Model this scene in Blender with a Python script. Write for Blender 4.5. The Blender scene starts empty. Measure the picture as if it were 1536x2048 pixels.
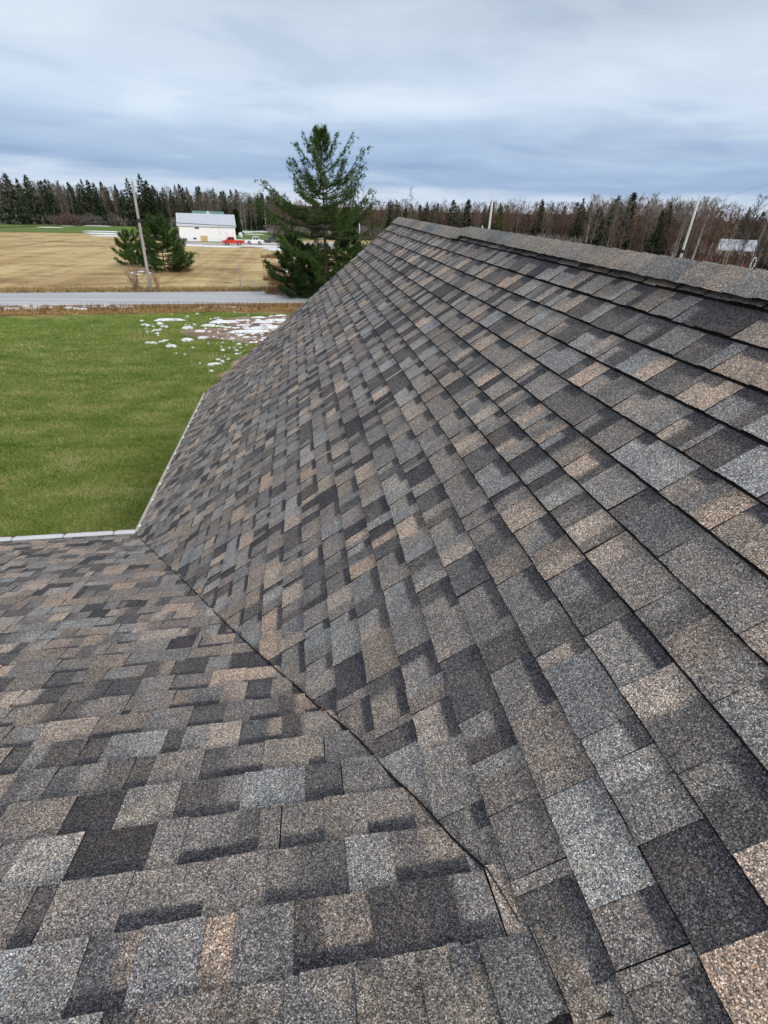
import bpy, math, random
import numpy as np
from mathutils import Vector, Matrix

scn = bpy.context.scene
COL = scn.collection
rnd = random.Random(7)
CZ = 8.0                                   # eye height above the lawn

# ---------------------------------------------------------------- camera
F_PX = 960.32
Rv = np.array([0.98711755, -0.15707428, 0.03044037])
Uv = np.array([0.05706382, 0.52337519, 0.85018947])
Fv = np.array([0.14947463, 0.8374999, -0.52559609])
cam_d = bpy.data.cameras.new('camera'); cam = bpy.data.objects.new('camera', cam_d); COL.objects.link(cam)
cam_d.sensor_fit = 'HORIZONTAL'; cam_d.sensor_width = 36; cam_d.lens = 36 * F_PX / 1536
cam_d.clip_start = .05; cam_d.clip_end = 6000
M = Matrix.Identity(4)
for i in range(3):
    M[i][0] = Rv[i]; M[i][1] = Uv[i]; M[i][2] = -Fv[i]
M[2][3] = CZ
cam.matrix_world = M
scn.camera = cam
CAM = np.array([0, 0, CZ])

def ray(x, y):
    return (x - 768) / F_PX * Rv - (y - 1024) / F_PX * Uv + Fv
def G(x, y, z=0.0):                         # survey: photo pixel -> point on the ground
    d = ray(x, y); t = (z - CZ) / d[2]
    return np.array([d[0] * t, d[1] * t, z])
def at(x, y, dist):                         # survey: photo pixel -> point at horizontal distance
    d = ray(x, y); d = d / math.hypot(d[0], d[1])
    return CAM + d * dist
def project(P):
    P = np.asarray(P, float) - CAM
    w = P @ Fv
    return 768 + F_PX * (P @ Rv) / w, 1024 - F_PX * (P @ Uv) / w, w

# ---------------------------------------------------------------- sky and sun
SUN_EL, SUN_AZ = math.radians(34), math.radians(150)   # azimuth clockwise from +Y
world = bpy.data.worlds.new('World'); scn.world = world; world.use_nodes = True
nt = world.node_tree; nt.nodes.clear()
def N(t, **k):
    n = nt.nodes.new(t)
    for a, b in k.items(): setattr(n, a, b)
    return n
def L(a, b): nt.links.new(a, b)
def mathn(op, a, b=None, clamp=False):
    n = N('ShaderNodeMath', operation=op, use_clamp=clamp)
    for i, v in enumerate((a, b)):
        if v is None: continue
        if isinstance(v, (int, float)): n.inputs[i].default_value = v
        else: L(v, n.inputs[i])
    return n.outputs[0]
def ramp(fac, stops, interp='EASE'):
    n = N('ShaderNodeValToRGB'); cr = n.color_ramp; cr.interpolation = interp
    while len(cr.elements) < len(stops): cr.elements.new(.5)
    for e_, (p, c) in zip(cr.elements, stops):
        e_.position = p; e_.color = (*c, 1) if len(c) == 3 else c
    L(fac, n.inputs[0]); return n.outputs[0]
sky = N('ShaderNodeTexSky', sky_type='NISHITA'); sky.sun_disc = False
sky.sun_elevation = SUN_EL; sky.sun_rotation = SUN_AZ
bg1 = N('ShaderNodeBackground'); bg1.inputs[1].default_value = .1; L(sky.outputs[0], bg1.inputs[0])
tc = N('ShaderNodeTexCoord'); sep = N('ShaderNodeSeparateXYZ'); L(tc.outputs['Generated'], sep.inputs[0])
zz = mathn('MAXIMUM', sep.outputs[2], 0.0)
den = mathn('ADD', zz, .10)
cx = mathn('DIVIDE', sep.outputs[0], den); cy = mathn('DIVIDE', sep.outputs[1], den)
comb = N('ShaderNodeCombineXYZ'); L(cx, comb.inputs[0]); L(cy, comb.inputs[1])
def noise(vec, scale, detail=5, rough=.5, sc=(1, 1, 1), loc=(0, 0, 0), dist=0):
    mp = N('ShaderNodeMapping'); mp.inputs['Scale'].default_value = sc; mp.inputs['Location'].default_value = loc; L(vec, mp.inputs[0])
    n = N('ShaderNodeTexNoise'); n.inputs['Scale'].default_value = scale; n.inputs['Detail'].default_value = detail
    n.inputs['Roughness'].default_value = rough; n.inputs['Distortion'].default_value = dist; L(mp.outputs[0], n.inputs['Vector'])
    return n.outputs['Fac']
n_big = noise(comb.outputs[0], .32, 4, .5, (1, 1, 1), (1.3, 4.2, 0), .3)
n_mid = noise(comb.outputs[0], .9, 6, .52, (1, 1.3, 1), (7.1, 2.2, 0), .4)
n_str = noise(tc.outputs['Generated'], 2.2, 5, .55, (1, 1, 11), (3, 1, .3), .3)
# elevation of the view direction, wobbled by the cloud noise
el = mathn('ADD', zz, mathn('MULTIPLY', mathn('SUBTRACT', n_str, .5), .075))
el = mathn('ADD', el, mathn('MULTIPLY', mathn('SUBTRACT', n_big, .5), .08))
base = ramp(mathn('MULTIPLY', el, 2.0, True), [
    (0.0, (.50, .56, .66)), (.055, (.44, .52, .64)), (.12, (.245, .34, .51)), (.19, (.31, .405, .56)),
    (.29, (.47, .55, .66)), (.42, (.47, .54, .63)), (.56, (.38, .44, .52)), (1.0, (.62, .66, .72))])
wisp = ramp(n_mid, [(.32, (.84, .86, .90)), (.5, (1, 1, 1)), (.68, (1.13, 1.11, 1.07))])
mx = N('ShaderNodeMix', data_type='RGBA', blend_type='MULTIPLY'); mx.inputs[0].default_value = 1
L(base, mx.inputs[6]); L(wisp, mx.inputs[7])
bg2 = N('ShaderNodeBackground'); bg2.inputs[1].default_value = 1.0; L(mx.outputs[2], bg2.inputs[0])
mixs = N('ShaderNodeMixShader'); mixs.inputs[0].default_value = .93
L(bg1.outputs[0], mixs.inputs[1]); L(bg2.outputs[0], mixs.inputs[2])
wo = N('ShaderNodeOutputWorld'); L(mixs.outputs[0], wo.inputs[0])

sd = bpy.data.lights.new('sun', 'SUN'); sd.energy = 1.5; sd.angle = math.radians(12); sd.color = (1, .96, .9)
so = bpy.data.objects.new('sun', sd); COL.objects.link(so)
sdir = Vector((math.sin(SUN_AZ) * math.cos(SUN_EL), math.cos(SUN_AZ) * math.cos(SUN_EL), math.sin(SUN_EL)))
so.rotation_euler = sdir.to_track_quat('Z', 'Y').to_euler(); so.location = (0, 0, 60)

vs = scn.view_settings
vs.view_transform = 'Standard'; vs.look = 'None'; vs.exposure = 0.46; vs.gamma = 1.0; vs.use_curve_mapping = False

# ---------------------------------------------------------------- materials
class NT:
    def __init__(s, name):
        s.m = bpy.data.materials.new(name); s.m.use_nodes = True; s.t = s.m.node_tree; s.t.nodes.clear()
        s.out = s.n('ShaderNodeOutputMaterial'); s.b = s.n('ShaderNodeBsdfPrincipled'); s.l(s.b.outputs[0], s.out.inputs[0])
        s.geo = s.n('ShaderNodeNewGeometry')
    def n(s, t, **k):
        n = s.t.nodes.new(t)
        for a, b in k.items(): setattr(n, a, b)
        return n
    def l(s, a, b): s.t.links.new(a, b)
    def noise(s, scale, detail=4, rough=.55, sc=(1, 1, 1), dist=0, vec=None, rot=0):
        mp = s.n('ShaderNodeMapping'); mp.inputs['Scale'].default_value = sc; mp.inputs['Rotation'].default_value[2] = rot
        s.l(vec or s.geo.outputs['Position'], mp.inputs[0])
        n = s.n('ShaderNodeTexNoise'); n.inputs['Scale'].default_value = scale; n.inputs['Detail'].default_value = detail
        n.inputs['Roughness'].default_value = rough; n.inputs['Distortion'].default_value = dist
        s.l(mp.outputs[0], n.inputs['Vector']); return n.outputs['Fac']
    def ramp(s, fac, stops, interp='LINEAR'):
        n = s.n('ShaderNodeValToRGB'); cr = n.color_ramp; cr.interpolation = interp
        while len(cr.elements) < len(stops): cr.elements.new(.5)
        for e_, (p, c) in zip(cr.elements, stops): e_.position = p; e_.color = (*c, 1) if not isinstance(c, (int, float)) else (c, c, c, 1)
        s.l(fac, n.inputs[0]); return n.outputs[0]
    def mix(s, a, b, fac, mode='MIX'):
        n = s.n('ShaderNodeMix', data_type='RGBA', blend_type=mode)
        for i, v in ((0, fac), (6, a), (7, b)):
            if isinstance(v, (int, float)): n.inputs[i].default_value = v
            elif isinstance(v, tuple): n.inputs[i].default_value = (*v, 1)
            else: s.l(v, n.inputs[i])
        return n.outputs[2]
    def math(s, op, a, b=0.0, c=None, clamp=False):
        n = s.n('ShaderNodeMath', operation=op, use_clamp=clamp)
        for i, v in enumerate((a, b, c)):
            if v is None: continue
            if isinstance(v, (int, float)): n.inputs[i].default_value = v
            else: s.l(v, n.inputs[i])
        return n.outputs[0]
    def fin(s, color, rough=.9, spec=.2, bump=None, bs=.3, bd=.01, metal=0):
        if isinstance(color, tuple): s.b.inputs['Base Color'].default_value = (*color, 1)
        else: s.l(color, s.b.inputs['Base Color'])
        if isinstance(rough, (int, float)): s.b.inputs['Roughness'].default_value = rough
        else: s.l(rough, s.b.inputs['Roughness'])
        s.b.inputs['Specular IOR Level'].default_value = spec; s.b.inputs['Metallic'].default_value = metal
        if bump is not None:
            n = s.n('ShaderNodeBump'); n.inputs['Strength'].default_value = bs; n.inputs['Distance'].default_value = bd
            s.l(bump, n.inputs['Height']); s.l(n.outputs[0], s.b.inputs['Normal'])
        return s.m

def m_shingle():
    s = NT('shingle_granules')
    at_ = s.n('ShaderNodeAttribute', attribute_name='tint'); uv = s.n('ShaderNodeUVMap'); uv.uv_map = 'UVMap'
    sp = s.n('ShaderNodeSeparateXYZ'); s.l(uv.outputs[0], sp.inputs[0])
    nz = s.noise(70, 3)
    v = s.math('ADD', sp.outputs[1], s.math('MULTIPLY', s.math('SUBTRACT', nz, .5), .12))
    band = s.ramp(v, [(.63, 0.0), (.73, 1.0)])
    band = s.math('MULTIPLY', band, at_.outputs['Alpha'])
    col = s.mix(at_.outputs['Color'], (.072, .073, .082), band)     # the dark shadow-line granules of the lower ply
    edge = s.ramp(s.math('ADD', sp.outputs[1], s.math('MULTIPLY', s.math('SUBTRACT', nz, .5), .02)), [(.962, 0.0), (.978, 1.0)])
    col = s.mix(col, (.022, .022, .025), edge)               # contact shade of the course above, painted as a dark strip under its butt
    # patches where the granule blend drifts
    dr = s.noise(9, 3)
    col = s.mix(col, s.ramp(dr, [(.3, (.82, .83, .85)), (.5, (1, 1, 1)), (.72, (1.18, 1.13, 1.07))]), 1.0, 'MULTIPLY')
    vo = s.n('ShaderNodeTexVoronoi', feature='F1'); vo.inputs['Scale'].default_value = 460; s.l(s.geo.outputs['Position'], vo.inputs['Vector'])
    sc = s.n('ShaderNodeSeparateColor'); s.l(vo.outputs['Color'], sc.inputs[0])
    g1 = s.ramp(sc.outputs[0], [(0, (.20, .21, .23)), (.28, (.46, .47, .50)), (.5, (.90, .90, .90)), (.70, (1.30, 1.20, 1.09)), (.84, (1.80, 1.42, 1.14)), (.94, (2.3, 2.35, 2.4)), (1, (3.4, 3.45, 3.5))])
    vo2 = s.n('ShaderNodeTexVoronoi', feature='F1'); vo2.inputs['Scale'].default_value = 140; s.l(s.geo.outputs['Position'], vo2.inputs['Vector'])
    sc2 = s.n('ShaderNodeSeparateColor'); s.l(vo2.outputs['Color'], sc2.inputs[0])
    g2 = s.ramp(sc2.outputs[1], [(0, (.80, .80, .82)), (.5, (1, 1, 1)), (1, (1.22, 1.20, 1.17))])
    col = s.mix(col, g1, 1.0, 'MULTIPLY'); col = s.mix(col, g2, 1.0, 'MULTIPLY')
    return s.fin(col, .92, .15, s.math('ADD', sc.outputs[1], s.noise(25, 4)), .5, .0018)
def m_plain(name, c, rough=.7, var=.12, scale=3, spec=.3, metal=0, bs=0, bscale=40):
    s = NT(name); n = s.noise(scale, 5)
    lo = tuple(x * (1 - var) for x in c); hi = tuple(min(1, x * (1 + var)) for x in c)
    col = s.ramp(n, [(.3, lo), (.7, hi)])
    if bs: return s.fin(col, rough, spec, s.noise(bscale, 4), bs, .005, metal)
    return s.fin(col, rough, spec, metal=metal)
def m_foliage(name, stops, nsc=.9, nw=.4):
    s = NT(name)
    n = s.noise(nsc, 4, .6, (1, 1.8, 1) if nsc < .9 else (1, 1, 1)); r = s.math('ADD', s.math('MULTIPLY', s.geo.outputs['Random Per Island'], 1 - nw), s.math('MULTIPLY', n, nw))
    oi = s.n('ShaderNodeObjectInfo')
    col = s.ramp(r, stops)
    col = s.mix(col, s.ramp(oi.outputs['Random'], [(0, (.75, .8, .8)), (.5, (1, 1, 1)), (1, (1.25, 1.12, .95))]), 1.0, 'MULTIPLY')
    return s.fin(col, .85, .1)
def m_lawn():
    s = NT('lawn_grass')
    big = s.noise(.13, 4, .55, (1, 1.9, 1), .6); mid = s.noise(.9, 5, .6, (1, 1.6, 1), .8); fine = s.noise(9, 5, .7)
    f2 = s.noise(42, 3, .7)
    c = s.ramp(big, [(.28, (.085, .145, .022)), (.42, (.12, .19, .032)), (.55, (.17, .225, .048)), (.66, (.24, .24, .075)), (.78, (.31, .25, .11))])
    c = s.mix(c, s.ramp(mid, [(.3, (.50, .58, .5)), (.5, (1, 1, 1)), (.66, (1.45, 1.22, 1.35)), (.8, (2.0, 1.35, 1.8))]), .9, 'MULTIPLY')
    c = s.mix(c, s.ramp(fine, [(.3, (.55, .6, .5)), (.5, (1, 1, 1)), (.72, (1.5, 1.35, 1.4))]), .9, 'MULTIPLY')
    c = s.mix(c, s.ramp(f2, [(.3, (.6, .65, .55)), (.5, (1, 1, 1)), (.7, (1.4, 1.35, 1.3))]), .8, 'MULTIPLY')
    return s.fin(c, .95, .1, s.math('ADD', fine, f2), .9, .05)
def m_field():
    s = NT('dry_hay_field')
    big = s.noise(.045, 5, .6, (1, 2.2, 1), .8); mid = s.noise(.35, 5, .65, (1, 1.8, 1), .6); fine = s.noise(3.5, 5, .7)
    rows = s.noise(.42, 3, .5, (1, .035, 1), .15, rot=math.radians(-8))
    c = s.ramp(big, [(.26, (.22, .145, .075)), (.38, (.35, .25, .13)), (.5, (.46, .355, .185)), (.62, (.50, .40, .22)), (.78, (.38, .32, .15))])
    c = s.mix(c, s.ramp(mid, [(.3, (.55, .48, .44)), (.46, (1, 1, 1)), (.7, (1.2, 1.18, 1.1))]), .9, 'MULTIPLY')
    c = s.mix(c, s.ramp(fine, [(.3, (.7, .68, .65)), (.7, (1.25, 1.22, 1.15))]), .8, 'MULTIPLY')
    c = s.mix(c, s.ramp(rows, [(.36, (.66, .62, .58)), (.5, (1, 1, 1)), (.64, (1.22, 1.22, 1.22))]), .55, 'MULTIPLY')
    return s.fin(c, .95, .1, fine, .6, .08)
def m_blend(name, stops, scale=.5, stretch=(1, 1.6, 1), fine=6, bs=.5):
    s = NT(name); a = s.noise(scale, 5, .6, stretch, .6); f = s.noise(fine, 5, .7)
    c = s.ramp(a, stops); c = s.mix(c, s.ramp(f, [(.3, (.65, .65, .65)), (.7, (1.3, 1.3, 1.3))]), .8, 'MULTIPLY')
    return s.fin(c, .95, .15, f, bs, .04)
def m_road():
    s = NT('asphalt_road')
    a = s.noise(.25, 5, .6, (.25, 2, 1)); f = s.noise(14, 4, .7); t = s.noise(.6, 3, .5, (.04, 2.4, 1))
    c = s.ramp(a, [(.3, (.38, .385, .40)), (.7, (.48, .48, .49))])
    c = s.mix(c, s.ramp(t, [(.35, (.82, .82, .82)), (.6, (1.05, 1.05, 1.05))]), .8, 'MULTIPLY')
    c = s.mix(c, s.ramp(f, [(.3, (.85, .85, .85)), (.7, (1.12, 1.12, 1.12))]), .7, 'MULTIPLY')
    return s.fin(c, .85, .25, f, .3, .01)
def m_bark(name, a, b, sc=2.0):
    s = NT(name); n = s.noise(sc, 5, .7, (4, 4, .6)); return s.fin(s.ramp(n, [(.35, a), (.65, b)]), .9, .1, n, .6, .03)

MT = dict(
    shingle=m_shingle(), lawn=m_lawn(), field=m_field(), road=m_road(),
    valley_shade=m_plain('valley_cut_shade', (.012, .012, .014), .9, .3),  # near-black shade colour for the ribbon along the valley cut
    white_metal=m_plain('white_painted_aluminium', (.60, .61, .63), .4, .05, 8),
    brown_metal=m_plain('brown_painted_aluminium', (.16, .10, .07), .5, .15, 8),
    beige_metal=m_plain('beige_painted_aluminium', (.42, .37, .31), .5, .08, 8),
    steel=m_plain('zinc_screw_cap', (.75, .75, .76), .3, .05, 30, .5),
    vinyl=m_plain('beige_vinyl_siding', (.55, .52, .46), .6, .05, 4),
    vent=m_plain('black_ridge_vent', (.012, .012, .012), .8, .2, 8),
    deck=m_plain('roof_underlay', (.02, .02, .022), .95, .3, 8),
    wood_grey=m_bark('weathered_pole_wood', (.30, .265, .24), (.46, .42, .39)),
    wood_pale=m_bark('pale_weathered_pole_wood', (.50, .48, .46), (.66, .65, .64)),
    bark=m_bark('pine_bark', (.05, .04, .032), (.11, .09, .075)),
    birch=m_bark('pale_birch_bark', (.20, .18, .165), (.42, .38, .35), 1.2),
    palebirch=m_bark('white_birch_bark', (.50, .46, .42), (.72, .68, .63), 1.2),
    greybark=m_bark('grey_brown_bark', (.10, .085, .075), (.20, .17, .155)),
    pine=m_foliage('pine_needles', [(.1, (.018, .040, .016)), (.4, (.042, .082, .026)), (.65, (.075, .135, .038)), (.9, (.14, .20, .06))]),
    youngpine=m_foliage('young_pine_needles', [(.1, (.020, .045, .010)), (.4, (.055, .105, .020)), (.65, (.11, .17, .032)), (.9, (.22, .26, .06))]),
    spruce=m_foliage('spruce_needles', [(.1, (.018, .027, .017)), (.45, (.032, .048, .026)), (.7, (.052, .070, .036)), (.95, (.085, .10, .05))]),
    olive=m_foliage('olive_spruce_needles', [(.1, (.025, .035, .014)), (.45, (.05, .07, .025)), (.7, (.085, .11, .04)), (.95, (.14, .15, .07))]),
    twig_grey=m_foliage('bare_grey_twigs', [(.1, (.085, .075, .068)), (.5, (.15, .13, .118)), (.9, (.26, .235, .215))]),
    twig_red=m_foliage('bare_reddish_twigs', [(.1, (.075, .045, .038)), (.5, (.135, .085, .072)), (.9, (.22, .155, .13))]),
    larch=m_foliage('bare_larch_twigs', [(.1, (.07, .047, .030)), (.5, (.13, .088, .058)), (.9, (.21, .15, .10))]),
    deepwood=m_foliage('deep_woods_twigs', [(.1, (.035, .032, .028)), (.5, (.065, .055, .048)), (.9, (.11, .09, .08))]),
    shrub=m_foliage('dry_brush_stems', [(.1, (.12, .08, .055)), (.5, (.24, .165, .12)), (.9, (.40, .30, .22))]),
    rust=m_foliage('rust_brown_brush', [(.1, (.13, .06, .03)), (.5, (.26, .13, .07)), (.9, (.42, .26, .15))]),
    blade=m_foliage('grass_blades', [(.15, (.07, .115, .018)), (.33, (.13, .20, .034)), (.47, (.22, .29, .062)), (.58, (.35, .37, .12)), (.74, (.60, .50, .26))], .42, .72),
    straw=m_foliage('straw_blades', [(.1, (.20, .13, .06)), (.5, (.38, .26, .12)), (.9, (.55, .43, .23))]),
    snow=m_blend('old_snow', [(.30, (.42, .38, .34)), (.42, (.66, .66, .67)), (.55, (.72, .74, .77)), (.75, (.82, .83, .86))], 1.6, (1, 1, 1), 7, .5),
    hedge=m_foliage('cedar_hedge', [(.1, (.008, .016, .008)), (.9, (.03, .05, .02))]),
    red=m_plain('red_car_paint', (.62, .03, .02), .3, .04, 2, .5),
    white_paint=m_plain('white_car_paint', (.78, .79, .80), .3, .03, 2, .5),
    dark_paint=m_plain('dark_grey_car_paint', (.06, .075, .085), .3, .05, 2, .5),
    glass=m_plain('dark_glass', (.03, .035, .04), .1, .1, 1, .6),
    rubber=m_plain('tyre_rubber', (.02, .02, .02), .8, .1, 5),
    chrome=m_plain('wheel_metal', (.5, .5, .52), .3, .1, 5, .5, .8),
    wrap=None, metal_roof=m_plain('pale_grey_metal_roof', (.46, .49, .54), .5, .05, .6),
    plywood=m_plain('plywood_sheet', (.62, .42, .22), .8, .1, 1),
    green_roof=m_plain('green_metal_roof', (.10, .20, .19), .5, .1, 1),
    tarp=m_plain('light_blue_cover', (.30, .52, .62), .6, .08, 1),
    dark_grey=m_plain('dark_window', (.05, .055, .065), .3, .1, 2),
    dirt=m_blend('bare_soil', [(.3, (.13, .085, .055)), (.5, (.25, .17, .12)), (.65, (.34, .27, .21)), (.8, (.12, .14, .04))], .5),
    gravel=m_blend('road_shoulder_gravel', [(.3, (.13, .10, .075)), (.5, (.24, .17, .11)), (.75, (.36, .27, .17))], .7, (.4, 2, 1)),
    verge=m_blend('ditch_verge', [(.25, (.08, .08, .03)), (.42, (.20, .12, .06)), (.58, (.36, .24, .11)), (.75, (.12, .13, .04))], .35, (.5, 1.6, 1)),
    drive=m_blend('wet_dirt_driveway', [(.3, (.30, .25, .20)), (.5, (.42, .36, .31)), (.62, (.72, .70, .70))], .12, (.4, 1.6, 1)),
    meadow=m_blend('far_green_meadow', [(.25, (.08, .13, .03)), (.45, (.10, .17, .035)), (.6, (.15, .19, .05)), (.8, (.27, .22, .09))], .03, (.5, 2.4, 1), 1.2),
    leaf_floor=m_blend('forest_floor', [(.3, (.05, .04, .03)), (.7, (.11, .085, .06))], .2),
    cable=m_plain('black_cable', (.02, .02, .02), .6),
    pale_cable=m_plain('pale_cable', (.6, .66, .64), .6),
)
def m_wrap():
    s = NT('printed_house_wrap')
    v = s.n('ShaderNodeTexVoronoi', feature='F1'); v.inputs['Scale'].default_value = .55; v.inputs['Randomness'].default_value = .25
    s.l(s.geo.outputs['Position'], v.inputs['Vector'])
    d = s.ramp(v.outputs['Distance'], [(.22, 1.0), (.42, 0.0)])
    n = s.noise(.18, 2, .5); k = s.math('MULTIPLY', d, s.ramp(n, [(.42, 0.0), (.55, 1.0)]))
    c = s.mix((.88, .87, .89), (.84, .58, .65), s.math('MULTIPLY', k, .6))
    return s.fin(c, .7, .2)
MT['wrap'] = m_wrap()

# ---------------------------------------------------------------- helpers
def tag(o, label=None, cat=None, group=None, kind=None):
    if label: o['label'] = label
    if cat: o['category'] = cat
    if group: o['group'] = group
    if kind: o['kind'] = kind
    return o
def empty(name, loc=(0, 0, 0), rz=0):
    o = bpy.data.objects.new(name, None); COL.objects.link(o); o.location = loc; o.rotation_euler.z = rz; o.empty_display_size = .3
    return o
def link(name, me, parent=None, loc=None, rz=None):
    o = bpy.data.objects.new(name, me); COL.objects.link(o)
    if parent is not None: o.parent = parent
    if loc is not None: o.location = loc
    if rz is not None: o.rotation_euler.z = rz
    return o
def np_mesh(name, V, F, mats, mi=None):      # F: int array (n,3) or (n,4)
    V = np.asarray(V, np.float32); F = np.asarray(F, np.int32)
    me = bpy.data.meshes.new(name); k = F.shape[1]
    me.vertices.add(len(V)); me.vertices.foreach_set('co', V.ravel())
    me.loops.add(F.size); me.loops.foreach_set('vertex_index', F.ravel())
    me.polygons.add(len(F)); me.polygons.foreach_set('loop_start', np.arange(0, F.size, k, dtype=np.int32))
    if mi is not None: me.polygons.foreach_set('material_index', np.asarray(mi, np.int32))
    me.update(calc_edges=True)
    for m in mats: me.materials.append(m)
    return me
class MB:
    def __init__(s): s.v = []; s.f = []; s.m = []
    def quad(s, pts, m=0):
        i = len(s.v); s.v += [tuple(p) for p in pts]; s.f.append(tuple(range(i, i + len(pts)))); s.m.append(m)
    def box(s, c, d, m=0, rz=0, ax=None):
        cx, cy, cz = c; hx, hy, hz = d[0] / 2, d[1] / 2, d[2] / 2
        i = len(s.v)
        for z in (-hz, hz):
            for x, y in ((-hx, -hy), (hx, -hy), (hx, hy), (-hx, hy)):
                X = x * math.cos(rz) - y * math.sin(rz); Y = x * math.sin(rz) + y * math.cos(rz)
                s.v.append((cx + X, cy + Y, cz + z))
        for f in ((3, 2, 1, 0), (4, 5, 6, 7), (0, 1, 5, 4), (1, 2, 6, 5), (2, 3, 7, 6), (3, 0, 4, 7)):
            s.f.append(tuple(i + a for a in f)); s.m.append(m)
    def prism(s, prof, origin, ax, ay, az, length, m=0):  # profile in (ax,ay), extruded both ways along az
        o = np.array(origin, float); ax, ay, az = map(lambda q: np.array(q, float), (ax, ay, az)); n = len(prof); i = len(s.v)
        for t in (-length / 2, length / 2):
            for a, b in prof: s.v.append(tuple(o + ax * a + ay * b + az * t))
        s.f.append(tuple(i + k for k in range(n))[::-1]); s.f.append(tuple(i + n + k for k in range(n))); s.m += [m, m]
        for k in range(n):
            q = (k + 1) % n; s.f.append((i + k, i + q, i + n + q, i + n + k)); s.m.append(m)
    def tube(s, pts, rad, n=6, m=0, cap=True):
        pts = [np.array(p, float) for p in pts]; R = rad if isinstance(rad, (list, tuple)) else [rad] * len(pts); i0 = len(s.v)
        for k, p in enumerate(pts):
            d = pts[min(k + 1, len(pts) - 1)] - pts[max(k - 1, 0)]; d = d / (np.linalg.norm(d) + 1e-9)
            a = np.cross(d, (0, 0, 1.) if abs(d[2]) < .9 else (1., 0, 0)); a /= np.linalg.norm(a); b = np.cross(d, a)
            for j in range(n):
                t = 2 * math.pi * j / n; s.v.append(tuple(p + (a * math.cos(t) + b * math.sin(t)) * R[k]))
        for k in range(len(pts) - 1):
            for j in range(n):
                q = (j + 1) % n; s.f.append((i0 + k * n + j, i0 + k * n + q, i0 + (k + 1) * n + q, i0 + (k + 1) * n + j)); s.m.append(m)
        if cap:
            s.f.append(tuple(i0 + j for j in range(n))[::-1]); s.f.append(tuple(i0 + (len(pts) - 1) * n + j for j in range(n))); s.m += [m, m]
    def mesh(s, name, mats, smooth=False):
        me = bpy.data.meshes.new(name); me.from_pydata(s.v, [], s.f)
        if not isinstance(mats, (list, tuple)): mats = [mats]
        for m in mats: me.materials.append(m)
        me.polygons.foreach_set('material_index', s.m)
        if smooth: me.polygons.foreach_set('use_smooth', [True] * len(s.f))
        me.validate(); me.update(); return me
    def build(s, name, mats, parent=None, **k):
        return link(name, s.mesh(name, mats, k.pop('smooth', False)), parent, **k)

# ---------------------------------------------------------------- roof geometry (metres, z up, ground 0)
E_ = .143
AL, BE = .6864, .40646
YG = 10.02
A0 = np.array([1.60875, 0, CZ - .24785])
VM = np.array([-math.cos(AL), 0, -math.sin(AL)]); NM = np.array([-math.sin(AL), 0, math.cos(AL)]); UM = np.array([0, 1., 0])
NE = 32.29
EAVE = A0 + VM * NE * E_
YC = 4.882
YR = .19                                       # ridge of the lower wing
VL = np.array([0, math.cos(BE), -math.sin(BE)]); NL = np.array([0, math.sin(BE), math.cos(BE)]); UL = np.array([1., 0, 0])
L_E = np.array([0, YC, EAVE[2]])
L0 = L_E - VL * (YC - YR) / math.cos(BE)       # on the wing's ridge
NLC = (YC - YR) / math.cos(BE) / E_
RX = A0[0] + .74 * E_ * math.cos(AL); RZ = A0[2] + .74 * E_ * math.sin(AL)   # main ridge line
CUT = [(4.839, 32.205), (3.945, 27.939), (3.204, 24.454), (2.808, 22.533), (2.483, 21.03), (2.055, 19.049), (1.765, 17.616), (1.458, 16.122), (1.302, 15.319), (1.142, 14.551), (.995, 13.753), (.889, 13.239), (.761, 12.762), (.674, 12.289), (.598, 11.982), (.515, 11.64), (.471, 11.405), (.428, 11.192), (.384, 11.054), (.339, 11.027)]
ck = np.array([c[1] for c in CUT])[::-1]; cy_ = np.array([c[0] for c in CUT])[::-1]
def y_valley(k): return YC - (NE - k) / 4.745
def y_cut(k): return float(np.interp(k, ck, cy_)) + .004
def x_valley(Y):                                # the valley follows the cut edge exactly
    k = float(np.interp(Y, cy_, ck)) if Y > .339 else 11.027 - (.339 - Y) * 4.2
    return A0[0] - k * E_ * math.cos(AL)
WY = np.array([-5.] + list(cy_) + [9.]); WZ = [A0[2] - k * E_ * math.sin(AL) - (EAVE[2] + (YC - y) * math.tan(BE)) for y, k in zip(cy_, ck)]
WZ = np.array([WZ[0]] + list(np.convolve(np.r_[WZ[0], WZ, WZ[-1]], [.25, .5, .25], 'valid')) + [0.])
def settle(Y): return float(np.interp(Y, WY, WZ))   # the wing roof has settled by a centimetre or two

house = empty('house', (0, 0, 0))
tag(house, 'house with brown and grey laminated shingle roof that fills the foreground', 'house')

PAL = {'D': (.076, .075, .081), 'C': (.124, .119, .118), 'M': (.205, .196, .190), 'B': (.232, .211, .192), 'G': (.262, .261, .254), 'T': (.345, .292, .248)}
LASTC = ['']
def pick(r, tooth):
    w = dict(D=.05, C=.12, M=.28, B=.24, G=.16, T=.15) if tooth else dict(D=.16, C=.27, M=.23, B=.17, G=.08, T=.09)
    for _try in range(4):
        t = r.random(); a = 0
        for k, v in w.items():
            a += v
            if t < a: break
        if k != LASTC[0] and not (k in 'DC' and LASTC[0] in ('D', 'C')): break
    LASTC[0] = k
    c = PAL[k]; j = r.uniform(.86, 1.15); h = r.uniform(-.05, .05)
    return (c[0] * j * (1 + h), c[1] * j, c[2] * j * (1 - h))

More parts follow.
